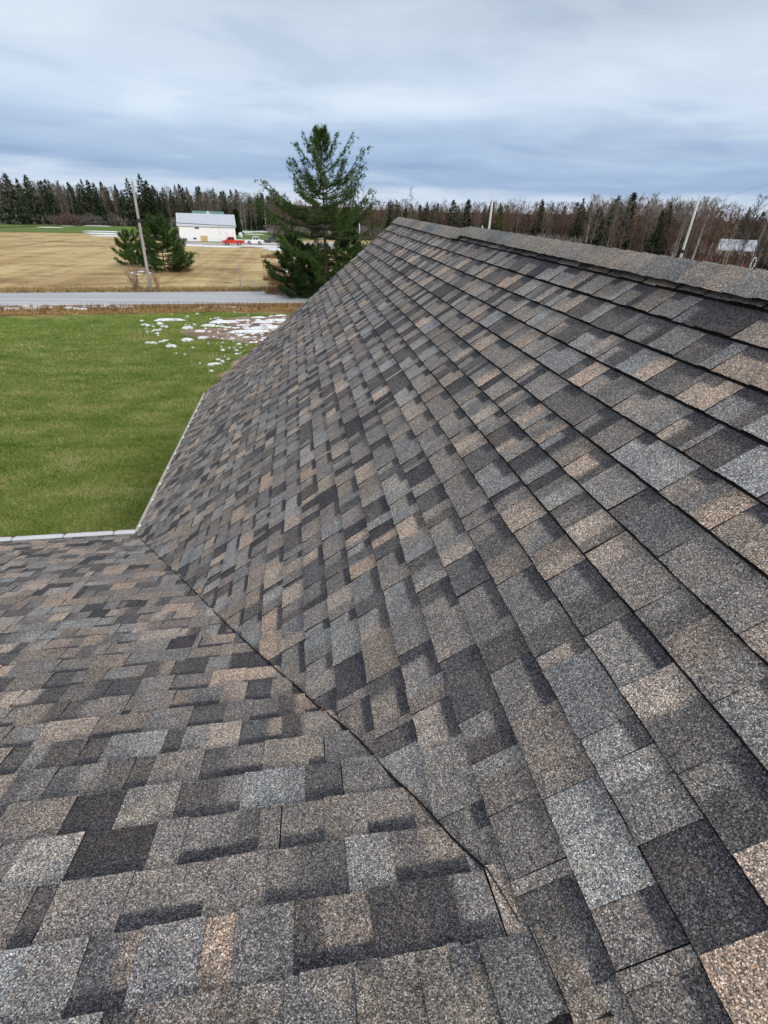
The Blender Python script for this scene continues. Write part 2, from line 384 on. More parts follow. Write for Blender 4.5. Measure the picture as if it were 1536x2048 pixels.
def clip(poly, f):                              # Sutherland-Hodgman, keeps f(p) >= 0; p = (u, s, colour)
    out = []
    for i, p in enumerate(poly):
        q = poly[(i + 1) % len(poly)]; a, b = f(p), f(q)
        if a >= 0: out.append(p)
        if (a >= 0) != (b >= 0):
            t = a / (a - b)
            out.append((p[0] + (q[0] - p[0]) * t, p[1] + (q[1] - p[1]) * t, tuple(x + (y - x) * t for x, y in zip(p[2], q[2]))))
    return out
EDGE = (.014, .014, .016)
class Tab:
    def __init__(s): s.v = []; s.f = []; s.c = []; s.uv = []; s.ctr = None
def make_tab(place, cols, s0, s1, t0, t1, band, bound, jag, r):
    """cols: [(u, colour)...] left to right; place(u, s, h) -> world; t0,t1 heights at butt / top; bound(u,s) >= 0 inside."""
    T = Tab(); S = [s0] + ([.5] if jag else []) + [s1]
    outline = []
    for ci in range(len(cols) - 1):
        (u0, c0), (u1, c1) = cols[ci], cols[ci + 1]
        if u1 - u0 < 1e-4: continue
        sub = [(u0, c0), (u1, c1)]
        if jag and u1 - u0 > .05:
            n = max(2, int((u1 - u0) / .035))
            sub = [(u0 + (u1 - u0) * i / n, tuple(a + (b - a) * i / n for a, b in zip(c0, c1))) for i in range(n + 1)]
        for (a, ca), (b, cb) in zip(sub[:-1], sub[1:]):
            outline.append(((a, ca), (b, cb)))
    js = {}
    def sj(u, s):
        if s > s0 + .01 or not jag: return s
        k = round(u, 4)
        if k not in js: js[k] = s + r.uniform(-.012, .016)
        return js[k]
    hgt = lambda s: t0 + (t1 - t0) * max(0, min(1.1, s))
    for oi_, ((a, ca), (b, cb)) in enumerate(outline):
        poly = [(a, sj(a, s0), ca), (b, sj(b, s0), cb), (b, s1, cb), (a, s1, ca)]
        orig = poly[:]
        poly = clip(poly, lambda p: bound(p[0], p[1]))
        if len(poly) < 3: continue
        i0 = len(T.v)
        for p in poly:
            T.v.append(place(p[0], p[1], hgt(p[1])))
        T.f.append(tuple(range(i0, i0 + len(poly)))); T.c.append([(*p[2], band) for p in poly]); T.uv.append([(p[0], p[1]) for p in poly])
        n = len(poly)
        for k in range(n):                       # skirts: butt face, sides and the valley cut
            p, q = poly[k], poly[(k + 1) % n]
            if p[1] > s1 - .02 and q[1] > s1 - .02: continue
            inner = (abs(p[0] - q[0]) < 1e-6) and ((abs(p[0] - a) < 1e-6 and oi_ > 0) or (abs(p[0] - b) < 1e-6 and oi_ < len(outline) - 1))
            if inner: continue
            j = len(T.v)
            T.v += [place(p[0], p[1], hgt(p[1])), place(q[0], q[1], hgt(q[1])), place(q[0], q[1], .0005), place(p[0], p[1], .0005)]
            T.f.append((j + 3, j + 2, j + 1, j)); T.c.append([(*EDGE, 0)] * 4); T.uv.append([(0, 0)] * 4)
    return T if T.f else None

def tabs_mesh(name, tabs, origin=(0, 0, 0)):
    V = []; F = []; C = []; UVs = []
    o = np.array(origin)
    for T in tabs:
        b = len(V); V += [tuple(np.asarray(p) - o) for p in T.v]; F += [tuple(b + i for i in f) for f in T.f]
        for c in T.c: C += c
        for u in T.uv: UVs += u
    me = bpy.data.meshes.new(name); me.from_pydata(V, [], F)
    ca = me.color_attributes.new('tint', 'FLOAT_COLOR', 'CORNER'); ca.data.foreach_set('color', np.array(C, np.float32).ravel())
    uvl = me.uv_layers.new(name='UVMap'); uvl.data.foreach_set('uv', np.array(UVs, np.float32).ravel())
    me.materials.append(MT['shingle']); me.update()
    return me

def course(place, u_from, u_to, k, bound, near, r, step=None, s1=1.09, s0=0.0):
    """one course of laminated shingles: teeth of the upper ply alternate with the lower ply seen between them"""
    tabs = []; u = u_from - r.uniform(0, .5); strip_left = r.uniform(.3, 1.0); tooth = r.random() < .5
    lift = r.uniform(0, .0015); cb = pick(r, False); ds = 0
    while u < u_to:
        w = r.choice([r.uniform(.06, .11), r.uniform(.10, .16), r.uniform(.12, .19), r.uniform(.15, .21)]) if tooth else r.choice([r.uniform(.05, .09), r.uniform(.09, .14), r.uniform(.12, .18), r.uniform(.14, .19)])
        joint = False
        if w >= strip_left: w = max(strip_left, .03); joint = True
        a, b = max(u, u_from), min(u + w - (.003 if joint else 0), u_to)
        if b - a > .004:
            if tooth or r.random() < .6: c1 = pick(r, tooth)
            else: c1 = cb
            cols = [(a, c1), (b, c1)]
            isn = near(.5 * (a + b), k)
            if isn and b - a > .09 and r.random() < .5:
                c2 = pick(r, tooth); m = a + (b - a) * r.uniform(.3, .7)
                cols = [(a, c1), (m - .012, c1), (m + .012, c2), (b, c2)]; c1 = c2
            cb = c1
            t0 = (.0165 if tooth else .0110) + lift + r.uniform(-.0006, .0008)
            T = make_tab(lambda uu, ss, hh: place(uu, k - ss, hh), cols, s0 + ds, s1, t0, .0018, 0.0 if tooth else r.choice([1, 1, .9, .8, .25]), bound, isn, r)
            if T:
                T.ctr = place(.5 * (a + b), k - .5, .005); T.w = b - a; tabs.append(T)
        u += w; strip_left -= w
        if joint: strip_left = 1.0; lift = r.uniform(0, .002); ds = r.uniform(-.012, .012)
        tooth = not tooth
    return tabs

def sway(u, k):                                 # the old ridge is not level: it rises a little towards the far gable
    return 1.25 * max(0., 1 - k / 9.) * max(0., (u - 1.6) / 8.4) ** 1.15
def pM(u, k, h): return A0 + UM * u + VM * ((k - sway(u, k)) * E_) + NM * h
def pL(u, k, h):
    P = L0 + UL * u + VL * (k * E_) + NL * h; P[2] += settle(YR + k * E_ * math.cos(BE)); return P
r1 = random.Random(21)
main_tabs = []; side_tabs = []
def nearM(u, k):
    P = pM(u, k, 0); return np.linalg.norm(P - CAM) < 3.6
def nearL(u, k):
    P = pL(u, k, 0); return np.linalg.norm(P - CAM) < 3.6
ks = list(range(-1, 33)) + [33]
for k in ks:
    kk = float(k) if k < 33 else 32.62; s1 = 1.09 if k < 33 else .7
    sag = [0.0]
    def bnd(u, s, kk=kk):
        k_ = kk - s
        return (u - y_cut(k_)) if kk > 11.5 else min(u + 1.2, k_ + .72)
    lo = y_cut(kk) - .3 if kk > 11.5 else -1.2
    main_tabs += course(pM, max(lo, -1.2), YG + .02, kk, bnd, nearM, r1, s1=s1)
for k in range(1, 37):
    kk = float(k) if k < 36 else 35.78; s1 = 1.09 if k < 36 else .85
    bnd = lambda u, s, kk=kk: x_valley(YR + (kk - s) * E_ * math.cos(BE)) + .012 - u
    side_tabs += course(pL, -9.2, x_valley(YR + (kk - 1) * E_ * math.cos(BE)) + .05, kk, bnd, nearL, r1, s1=s1)

def screen_area(T):
    best = 0
    for f in T.f[:1]:
        pass
    pts = [project(p) for f, c in zip(T.f, T.c) if c[0][3] > 0 or c[0][0] > .02 for p in (T.v[i] for i in f)]
    if not pts or min(p[2] for p in pts) < .1: return 0
    xs = [p[0] for p in pts]; ys = [p[1] for p in pts]
    cx, cy = sum(xs) / len(xs), sum(ys) / len(ys)
    if cx < -20 or cx > 1556 or cy < 0 or cy > 2080: return 0
    a = 0
    for f, c in zip(T.f, T.c):
        if c[0][0] <= .02 and c[0][3] == 0: continue
        q = [project(T.v[i]) for i in f]
        a += abs(sum(q[i][0] * q[(i + 1) % len(q)][1] - q[(i + 1) % len(q)][0] * q[i][1] for i in range(len(q)))) / 2
    return a

# deck slabs under the shingles (the roof parts that carry them)
def slab(name, pts, n, th, mat):
    mb = MB(); top = [np.array(p) for p in pts]; bot = [p - np.array(n) * th for p in top]
    mb.quad(top); mb.quad(bot[::-1])
    for i in range(len(top)):
        j = (i + 1) % len(top); mb.quad([top[i], bot[i], bot[j], top[j]])
    return mb.build(name, mat, house)
kR = -.74
vt = x_valley(YR)
main_roof = slab('main_roof', [pM(-1.5, kR, 0), pM(1.6, kR, 0), pM(5, kR, -.002), pM(YG, kR, -.004), pM(YG, 9, -.002), pM(YG, NE, 0), pM(YC, NE, 0)] + [pM(y_cut(q) + .002, q, -.001) for q in (30, 27, 24, 21, 18, 16, 14.5, 13, 12, 11.3, 10.9)] + [pM(-1.5, 10.9, -.001)], NM, .03, MT['deck'])
side_roof = slab('side_roof', [pL(-9.2, 0, -.012), pL(x_valley(YR), 0, -.012), pL(EAVE[0], NLC, -.003), pL(-9.2, NLC, -.003)], NL, .03, MT['deck'])
allt = [(screen_area(T), i, 'm', T) for i, T in enumerate(main_tabs)] + [(screen_area(T), i, 's', T) for i, T in enumerate(side_tabs)]
allt.sort(key=lambda q: -q[0])
NIND = 296
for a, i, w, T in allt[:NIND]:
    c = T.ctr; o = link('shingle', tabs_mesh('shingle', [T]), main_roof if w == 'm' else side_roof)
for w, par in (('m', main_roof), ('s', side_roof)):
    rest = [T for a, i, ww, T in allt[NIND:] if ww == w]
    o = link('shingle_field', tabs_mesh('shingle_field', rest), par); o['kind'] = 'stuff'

# valley cut of the upper roof's shingles: black ribbon painted in as its shadow line
mb = MB(); kk_ = np.linspace(11.03, 32.25, 90); pr = random.Random(3); row = []
for k in kk_:
    w = .0045 + pr.uniform(0, .0025); y = y_cut(k); row.append((pM(y - w, k, .019), pM(y + w * .8, k, .0225)))
for a, b in zip(row[:-1], row[1:]): mb.quad([a[0], a[1], b[1], b[0]]); mb.quad([a[0], b[0], b[0] - NM * .03, a[0] - NM * .03])
mb.build('valley_seam_shade', MT['valley_shade'], house)

# back slopes of both roofs, walls, rake trim
mb = MB(); d2 = np.array([math.cos(AL), 0, -math.sin(AL)]); ap = np.array([RX, 0, RZ - .004])
Lr = (NE - kR) * E_
mb.quad([ap + UM * -1.5, ap + UM * -1.5 + d2 * Lr, ap + UM * YG + d2 * Lr, ap + UM * YG])
o = mb.build('back_roof', MT['shingle'], house)
def flat_tint(o, c=(.13, .125, .12)):
    me = o.data; ca = me.color_attributes.new('tint', 'FLOAT_COLOR', 'CORNER'); ca.data.foreach_set('color', np.tile(np.array([*c, 0], np.float32), len(me.loops)))
    me.uv_layers.new(name='UVMap')
flat_tint(o)
mb = MB(); apL = np.array([0, YR, L0[2] + settle(YR) - .004]); d3 = np.array([0, -math.cos(BE), -math.sin(BE)])
mb.quad([apL + UL * -9.2, apL + UL * -9.2 + d3 * 4.9, apL + UL * -1.4 + d3 * 4.9, apL + UL * vt])
o = mb.build('wing_back_roof', MT['shingle'], house); flat_tint(o)
ez = EAVE[2] - .12
x0, x1 = EAVE[0] + .35, 2 * RX - EAVE[0] - .35
for nme, c, d in (('wall', ((x0 + x1) / 2, YG - .35, ez / 2), (x1 - x0, .16, ez)), ('wall', (x0, (YG - .35 + YC - .3) / 2, ez / 2), (.16, YG - YC - .24, ez)),
                  ('wall', (x1, (YG - 1.85) / 2, ez / 2), (.16, YG + 1.2, ez)), ('wall', ((-9 + x0) / 2, YC - .4, ez / 2), (x0 + 9, .16, ez)),
                  ('wall', (-8.9, .35, ez / 2), (.16, 8.6, ez)), ('wall', ((x1 - 9) / 2, -3.9, ez / 2), (x1 + 9 + .1, .16, ez))):
    mb = MB(); mb.box(c, d); mb.build(nme, MT['vinyl'], house)
mb = MB(); mb.quad([(x0, YG - .35, ez), (x1, YG - .35, ez), (RX, YG - .35, RZ - .1)]); mb.build('gable_wall', MT['vinyl'], house)
mb = MB(); rk = [pM(YG + .012, kR, -.002), pM(YG + .012, NE + .3, -.002)]
mb.quad([rk[0], rk[1], rk[1] - NM * .16, rk[0] - NM * .16]); q0, q1 = rk[0] + UM * -.03, rk[1] + UM * -.03
mb.quad([rk[0], q0, q1, rk[1]]); mb.build('rake_board', MT['beige_metal'], house)

# --- main ridge: black vent and cap shingles
def apex_pt(Y, h):
    d = (sway(Y, kR) + .26 * max(0., (Y - 1.6) / 8.4)) * E_; return np.array([RX + d * math.cos(AL), Y, RZ + h + d * math.sin(AL)])
VENT_Y = 5.55
mb = MB()
for sgn, dv, nv in ((-1, VM, NM), (1, d2, np.array([math.sin(AL), 0, math.cos(AL)]))):
    a0 = apex_pt(-1.2, 0); a1 = apex_pt(VENT_Y, 0); dn_ = dv * .092
    mb.quad([a0 + nv * .001, a1 + nv * .001, a1 + dn_ + nv * .001, a0 + dn_ + nv * .001])
    mb.quad([a0 + dn_ + nv * .001, a1 + dn_ + nv * .001, a1 + dn_ + nv * .034, a0 + dn_ + nv * .034])
    mb.quad([a0 + nv * .026, a1 + nv * .026, a1 + dn_ + nv * .034, a0 + dn_ + nv * .034])
mb.build('ridge_vent', MT['vent'], house)
rc = random.Random(5)
capmb_cols = [(.24, .215, .19), (.27, .235, .20), (.20, .205, .20), (.145, .155, .160), (.22, .205, .185), (.27, .235, .20), (.17, .175, .175)] or [(.19, .17, .15), (.205, .18, .155), (.16, .163, .16), (.17, .16, .148), (.185, .18, .17), (.13, .135, .137)]
def cap_piece(origin, along, dv1, n1, dv2, n2, base_h, length, wid, th, col, tilt, r, par, jw=.004):
    """one bent cap shingle; 'along' points from its covered end to its exposed butt end"""
    T = Tab(); up = (np.array(n1) + np.array(n2)); up /= np.linalg.norm(up)
    R_ = .05; cross = []
    # rounded section: down side 1, arc, down side 2
    def sec(t, jag):
        h = base_h + tilt * t + .001
        o = origin + along * (t * length)
        pts = []
        w1 = wid + (r.uniform(-jw, jw) if jag else 0)
        pts.append(o + dv1 * w1 + n1 * h)
        pts.append(o + dv1 * (wid * .55) + n1 * (h + .001))
        pts.append(o + dv1 * (R_) + n1 * h)
        pts.append(o + dv1 * (R_ * .45) + n1 * (h - .002) )
        pts.append(o + up * (h / float(np.dot(n1, up)) - .009))
        pts.append(o + dv2 * (R_ * .45) + n2 * (h - .002))
        pts.append(o + dv2 * (R_) + n2 * h)
        pts.append(o + dv2 * w1 + n2 * h)
        return pts
    ts = [0, .3, .6, .85, 1.0]; rows = [sec(t, True) for t in ts]
    for i, p in enumerate(rows):
        T.v += p
    n = len(rows[0]); cc = [col] * len(ts)
    for i in range(len(ts) - 1):
        for j in range(n - 1):
            f = (i * n + j, i * n + j + 1, (i + 1) * n + j + 1, (i + 1) * n + j)
            T.f.append(f); T.c.append([(*col[0], 0), (*col[0], 0), (*col[1], 0), (*col[1], 0)] if i < 3 else [(*col[1], 0)] * 4); T.uv.append([(0, 0)] * 4)
    # butt face and lower edges
    def dn(p, nn): return p - np.array(nn) * th
    last = rows[-1]
    for j in range(n - 1):
        b = len(T.v); nn = n1 if j < 4 else n2
        T.v += [last[j], last[j + 1], dn(last[j + 1], nn), dn(last[j], nn)]
        T.f.append((b, b + 1, b + 2, b + 3)); T.c.append([(*EDGE, 0)] * 4); T.uv.append([(0, 0)] * 4)
    for j, nn in ((0, n1), (n - 1, n2)):
        for i in range(len(ts) - 1):
            b = len(T.v); p, q = rows[i][j], rows[i + 1][j]
            T.v += [p, q, dn(q, nn), dn(p, nn)]; T.f.append((b, b + 1, b + 2, b + 3)); T.c.append([(*EDGE, 0)] * 4); T.uv.append([(0, 0)] * 4)
    return link('ridge_cap', tabs_mesh('ridge_cap', [T]), par)
n2 = np.array([math.sin(AL), 0, math.cos(AL)])
Yv = YG + .03; prevc = rc.choice(capmb_cols)
while Yv > -.9:
    h = .043 if Yv < VENT_Y else (.034 if Yv < VENT_Y + .15 else .026 if Yv < VENT_Y + .3 else .018)
    c2 = rc.choice(capmb_cols) if rc.random() < .62 else prevc
    j = rc.uniform(.93, 1.07); cj = tuple(x * j for x in c2)
    cap_piece(apex_pt(Yv - .15, 0), np.array([0, 1., 0]), VM, NM, d2, n2, h, .150, .102 if Yv < VENT_Y else .145, .005, (prevc, cj), .006, rc, house)
    prevc = c2; Yv -= .143
# --- ridge caps of the lower wing, running into the main roof
n3 = np.array([0, -math.sin(BE), math.cos(BE)]); xe = .405
lc = [(.23, .205, .18), (.17, .17, .17), (.21, .195, .175), (.20, .185, .165), (.17, .17, .17), (.20, .185, .17), (.23, .205, .175), (.17, .165, .16)]
for i in range(46):
    xb = xe - [-.12, 0, .125, .245, .372, .50][i] if i < 6 else xe - .50 - (i - 5) * .13
    c = lc[i % len(lc)]
    cap_piece(np.array([xb + .020, YR, L0[2] + settle(YR)]), np.array([-1., 0, 0]), VL, NL, d3, n3, .004 + rc.uniform(0, .002), .150, .142, .004, (c, tuple(x * (.82 + .07 * (i % 5)) for x in c)), .011, rc, house, .003)

# --- gutters
gm = MB(); ylo, yhi = YC + .02, YG
def gutter(name, p0, p1, out, mat, wide=1.0):
    p0, p1, out = map(lambda q: np.array(q, float), (p0, p1, out)); up = np.array([0, 0, 1.]); mb = MB()
    prof = [(q * wide, z) for q, z in [(0, 0), (0, -.10), (.03, -.13), (.09, -.13), (.125, -.08), (.125, .0), (.132, .004), (.138, -.004), (.131, -.09), (.095, -.138), (.025, -.138), (-.006, -.104), (-.006, 0)]]
    L_ = np.linalg.norm(p1 - p0); mb.prism(prof, (p0 + p1) / 2, out, up, (p1 - p0) / L_, L_)
    return mb.build(name, mat, house)
ge = EAVE + VM * .018
g1 = gutter('gutter', (ge[0], ylo, ge[2] - .015), (ge[0], YG, ge[2] - .015), (-1, 0, 0), MT['beige_metal'], .33)
# guard strip on top of the main gutter with its row of screws
mb = MB(); ax = ge[0] - .012
mb.box((ax - .012, (ylo + .05 + YG) / 2, ge[2] + .004), (.042, YG - ylo - .05, .006)); gg = mb.build('gutter_guard', MT['beige_metal'], house)
for y in (9.62, 9.28, 8.91, 8.52, 8.15, 7.68, 7.06, 6.57, 6.08, 5.66, 5.06):
    mb = MB(); mb.tube([(ax + .004, y, ge[2] + .006), (ax + .004, y, ge[2] + .020), (ax + .004, y, ge[2] + .026)], [.020, .020, .009], 8)
    mb.build('screw', MT['steel'], gg)
gl = L_E + VL * .02
g2 = gutter('gutter', (-9.2, gl[1], gl[2] - .012), (EAVE[0] - .02, gl[1], gl[2] - .012), (0, 1, 0), MT['brown_metal'])
edges = [EAVE[0] - .03, -2.232, -2.755, -3.282] + [-3.282 - .55 * i for i in range(1, 11)]
for a, b in zip(edges[:-1], edges[1:]):
    mb = MB(); mb.box(((a + b) / 2, gl[1] + .033, gl[2] + .012), (a - b - .012, .060, .008)); mb.box(((a + b) / 2, gl[1] + .064, gl[2] + .017), (a - b - .05, .006, .012))
    mb.build('guard_panel', MT['white_metal'], g2)
mb = MB(); mb.box((EAVE[0] - .05, YC + .06, gl[2] - .05), (.14, .16, .012), 0); mb.build('corner_piece', MT['beige_metal'], g2)

# small debris lying on the roof
def twig(px, py, pts, rad, label, plane):
    d = ray(px, py); n_, o_ = (NL, L0) if plane == 'L' else (NM, A0)
    P = CAM + d * (((o_ + n_ * .012 - CAM) @ n_) / (d @ n_)); mb = MB()
    mb.tube([P + np.array(q) * .01 for q in pts], rad, 5); o = mb.build('twig', MT['greybark'], None)
    for v in o.data.vertices: v.co = v.co - Vector(P)
    o.location = P; tag(o, label, 'twig'); return o
twig(632, 1466, [(-1.6, 1.2, -.2), (-.3, .2, .3), (1.5, -1.2, .9)], [.0009, .0014, .0008], 'short dark twig lying on the lower wing just left of the valley seam', 'L')
o = twig(641, 1423, [(-.8, -1.1, .5), (0, 0, .9), (.9, .6, .7), (.7, 1.6, .6)], [.0008, .001, .0009, .0006], 'tiny pale dry leaf stalk caught on the valley seam', 'L'); o.data.materials[0] = MT['straw']

# ---------------------------------------------------------------- terrain
def sheet(name, pts, z, mat, kind='structure', parent=None, sub=0, jit=0, seed=1):
    r = random.Random(seed); P = []
    n = len(pts)
    for i in range(n):
        a, b = np.array(pts[i][:2], float), np.array(pts[(i + 1) % n][:2], float)
        m = max(1, int(np.linalg.norm(b - a) / sub)) if sub else 1
        for j in range(m):
            q = a + (b - a) * j / m; P.append((q[0] + r.uniform(-jit, jit), q[1] + r.uniform(-jit, jit), z))
    import mathutils
    from mathutils.geometry import tessellate_polygon
    tris = tessellate_polygon([[Vector(p) for p in P]])
    me = bpy.data.meshes.new(name); me.from_pydata(P, [], [tuple(t) for t in tris]); me.materials.append(mat); me.update()
    o = link(name, me, parent)
    if me.polygons and me.polygons[0].normal.z < 0: me.flip_normals()
    if kind: o['kind'] = kind
    return o
def poly_px(pxs): return [G(*p) for p in pxs]
sheet('ground', [(-2500, -1500), (2500, -1500), (2500, 3500), (-2500, 3500)], -.06, MT['field'])
RA, RB = G(0, 611), G(400, 607); rd = (RB - RA); rd[2] = 0; rd /= np.linalg.norm(rd)        # near edge of the road
RFA, RFB = G(0, 587), G(600, 583); rfd = RFB - RFA; rfd /= np.linalg.norm(rfd)
rd = (rd + rfd) / 2; rd /= np.linalg.norm(rd); rn = np.array([-rd[1], rd[0], 0])
RM = RB; ROADW = float((RFA - RB) @ rn * .5 + (RFB - RB) @ rn * .5)
def road_pt(t, off): return RM + rd * t + rn * off
def strip(name, o0, o1, z, mat, t0=-320, t1=520, jit=0, sub=0, seed=1, kind='structure'):
    pts = [road_pt(t0, o0), road_pt(t1, o0), road_pt(t1, o1), road_pt(t0, o1)]
    return sheet(name, pts, z, mat, kind, None, sub, jit, seed)
mb = MB()
c = road_pt(100, ROADW / 2)
prof = [(-ROADW / 2, -.02), (-ROADW / 2 + .05, .045), (0, .10), (ROADW / 2 - .05, .045), (ROADW / 2, -.02)]
mb.prism(prof, c, rn, (0, 0, 1), rd, 840); o = mb.build('road', MT['road']); o['kind'] = 'structure'
strip('gravel_shoulder', -1.6, ROADW + .9, -.03, MT['gravel'], jit=.25, sub=1.6)
dl = [G(0, 633), G(200, 629), G(400, 623), G(560, 627)]
lawn_off = [float((p - RM) @ rn) for p in dl]
strip('verge', min(lawn_off) - .4, -1.3, -.045, MT['verge'], jit=.2, sub=1.2, seed=4)
sheet('lawn', [(-160, -60), (160, -60), road_pt(200, -5.0), road_pt(40, -5.4), dl[3], dl[2], dl[1], dl[0], road_pt(-140, -6)], -.02, MT['lawn'], sub=1.0, jit=.22)
print('road width', ROADW, 'lawn off', lawn_off)
# bare soil with melting snow on the lawn
soil = poly_px([(355, 664), (400, 676), (470, 682), (520, 690), (480, 715), (440, 752), (520, 760), (640, 740), (700, 660), (680, 634), (560, 631), (470, 634), (400, 642), (470, 652), (405, 656)])
sheet('bare_soil', soil, .0, MT['dirt'], sub=.7, jit=.35, seed=9)
# far green meadow and the lane in front of the far house
mead = poly_px([(-500, 470), (0, 463), (150, 466), (250, 470), (330, 477), (365, 486)]) + [G(480, 489), G(560, 482), G(700, 478), G(860, 473)] + [np.array([200, 330, 0]), np.array([-60, 520, 0]), np.array([-420, 480, 0])]
sheet('far_meadow', mead, .0, MT['meadow'], sub=4, jit=1.0, seed=2)
lane = poly_px([(335, 488), (470, 494), (560, 497), (640, 500), (700, 497), (700, 487), (640, 484), (560, 486), (470, 486), (365, 483), (335, 484)])
sheet('driveway', lane, .03, MT['drive'], sub=3, jit=.7, seed=6)
# forested rise on the horizon
def hill(name, az0, az1, dist, h, seed, mat):
    r = random.Random(seed); mb = MB(); n = 90; row = []
    for i in range(n + 1):
        a = math.radians(az0 + (az1 - az0) * i / n); env = math.sin(math.pi * i / n) ** .6
        hh = h * env * (1 + .12 * math.sin(i * .35) + r.uniform(-.05, .05))
        for dd, z in ((0, -1), (60, hh * .75), (160, hh), (420, -1)): row.append((math.sin(a) * (dist + dd), math.cos(a) * (dist + dd), z))
    mb.v = row
    for i in range(n):
        for j in range(3): mb.f.append((i * 4 + j, (i + 1) * 4 + j, (i + 1) * 4 + j + 1, i * 4 + j + 1)); mb.m.append(0)
    o = mb.build(name, mat); o['kind'] = 'structure'; return o
hill('hills', -75, 85, 620, 15, 3, MT['leaf_floor'])

# ---------------------------------------------------------------- vegetation builders (numpy)
def tri_cloud(name, P, D, size, wid, mat, rs, n=5):
    """needle / twig tufts: at each point P a star of n thin triangles of length size, leaning along D"""
    m = len(P); P = np.repeat(P, n, 0); D = np.repeat(D, n, 0); S = np.repeat(size, n)[:, None]
    d = D + rs.normal(0, .75, (m * n, 3)); d /= np.linalg.norm(d, axis=1)[:, None]
    a = np.cross(d, rs.normal(0, 1, (m * n, 3))); a /= np.linalg.norm(a, axis=1)[:, None] + 1e-9
    w = wid * S
    V = np.stack([P - a * w * .5, P + a * w * .5, P + d * S], 1).reshape(-1, 3)
    F = np.arange(len(V)).reshape(-1, 3)
    return V, F
def tube_np(pts, rads, n=5):
    mb = MB(); mb.tube(pts, rads, n, cap=False); return mb
def join(parts):                               # [(V,F3)] -> one
    Vs = []; Fs = []; o = 0
    for V, F in parts: Vs.append(V); Fs.append(F + o); o += len(V)
    return np.concatenate(Vs), np.concatenate(Fs)
def quads3(mb):
    F = []
    for f in mb.f:
        for k in range(1, len(f) - 1): F.append((f[0], f[k], f[k + 1]))
    return np.array(mb.v), np.array(F)

def pine_tree(name, base, H, prof, label, group, seed, mat, tuft=.33, whorls=None, skip=(), upsweep=1.0, dens=1.0, clear=0.0, lean=0):
    """prof: [(height fraction, branch length m, rise)] white-pine habit: whorls of long plumes with gaps between"""
    rs = np.random.RandomState(seed)
    root = empty(name, base); tag(root, label, 'tree', group)
    hs = np.array([p[0] for p in prof]); ls = np.array([p[1] for p in prof]); rise = np.array([p[2] for p in prof])
    tr = []; n = 12
    for i in range(n + 1):
        t = i / n; tr.append((math.sin(t * 4) * .08 * H / 15 + lean * t, math.cos(t * 3) * .06 * H / 15, t * H))
    mb = MB(); mb.tube(tr, [max(.02, H * .0155 * (1 - .93 * i / n)) for i in range(n + 1)], 9); mb.build('trunk', MT['bark'], root, smooth=True)
    nw = whorls or int(H * 1.9); bparts = []; TP = []; TD = []; TS = []
    for w in range(nw):
        t = .05 + clear + (.965 - clear) * (w + rs.uniform(-.3, .3)) / nw; t = min(max(t, .03), .985)
        if any(a < t < b for a, b in skip): continue
        k = rs.randint(4, 7); a0 = rs.uniform(0, 6.28)
        for j in range(k):
            Lb = np.interp(t, hs, ls) * rs.uniform(.62, 1.12); rz = np.interp(t, hs, rise) * upsweep; az = a0 + j * 6.283 / k + rs.uniform(-.35, .35)
            o = np.array([np.interp(t * n, range(n + 1), [q[0] for q in tr]), np.interp(t * n, range(n + 1), [q[1] for q in tr]), t * H])
            dirh = np.array([math.cos(az), math.sin(az), 0]); pts = []; m = 7
            droop = rs.uniform(.0, .12)
            for q in range(m + 1):
                f = q / m
                z = Lb * (rz * f + (-droop) * math.sin(f * 3.14) + .26 * f ** 3)
                side = np.array([-dirh[1], dirh[0], 0]) * Lb * .06 * math.sin(f * 5 + az)
                pts.append(o + dirh * Lb * f * (1 - .12 * max(0, rz) * f) + side + np.array([0, 0, z]))
            r0 = .012 * H / 10 + .016 * Lb
            bparts.append(quads3(tube_np(pts, [max(.012, r0 * (1 - .85 * q / m)) for q in range(m + 1)], 4)))
            pts = np.array(pts); nt_ = int((14 + Lb * 34) * dens)
            # side twigs give each plume width
            for q in range(nt_):
                f = rs.uniform(.14, 1.0) ** .75; p = np.array([np.interp(f * m, range(m + 1), pts[:, c]) for c in range(3)])
                sw = (1.03 - f) * Lb * .24 + .10
                off = np.array([-dirh[1], dirh[0], 0]) * rs.uniform(-1, 1) * sw + dirh * abs(rs.normal(0, .1)) * Lb
                TP.append(p + off + np.array([0, 0, rs.normal(.05, .07)])); d = dirh * .65 + off * .3 / (sw + .1) + np.array([0, 0, .75])
                TD.append(d); TS.append(tuft * rs.uniform(.5, 1.1))
    # leader
    for q in range(26):
        f = rs.uniform(.9, 1.0); TP.append(np.array([tr[-1][0] + rs.normal(0, .1), tr[-1][1] + rs.normal(0, .1), f * H])); TD.append(np.array([0, 0, 1.6])); TS.append(tuft * 1.1)
    V, F = join(bparts); link('branches', np_mesh('branches', V, F, [MT['bark']]), root)
    V, F = tri_cloud('n', np.array(TP), np.array(TD), np.array(TS), .11, mat, rs, 9)
    link('crown', np_mesh('crown', V, F, [mat]), root)
    return root

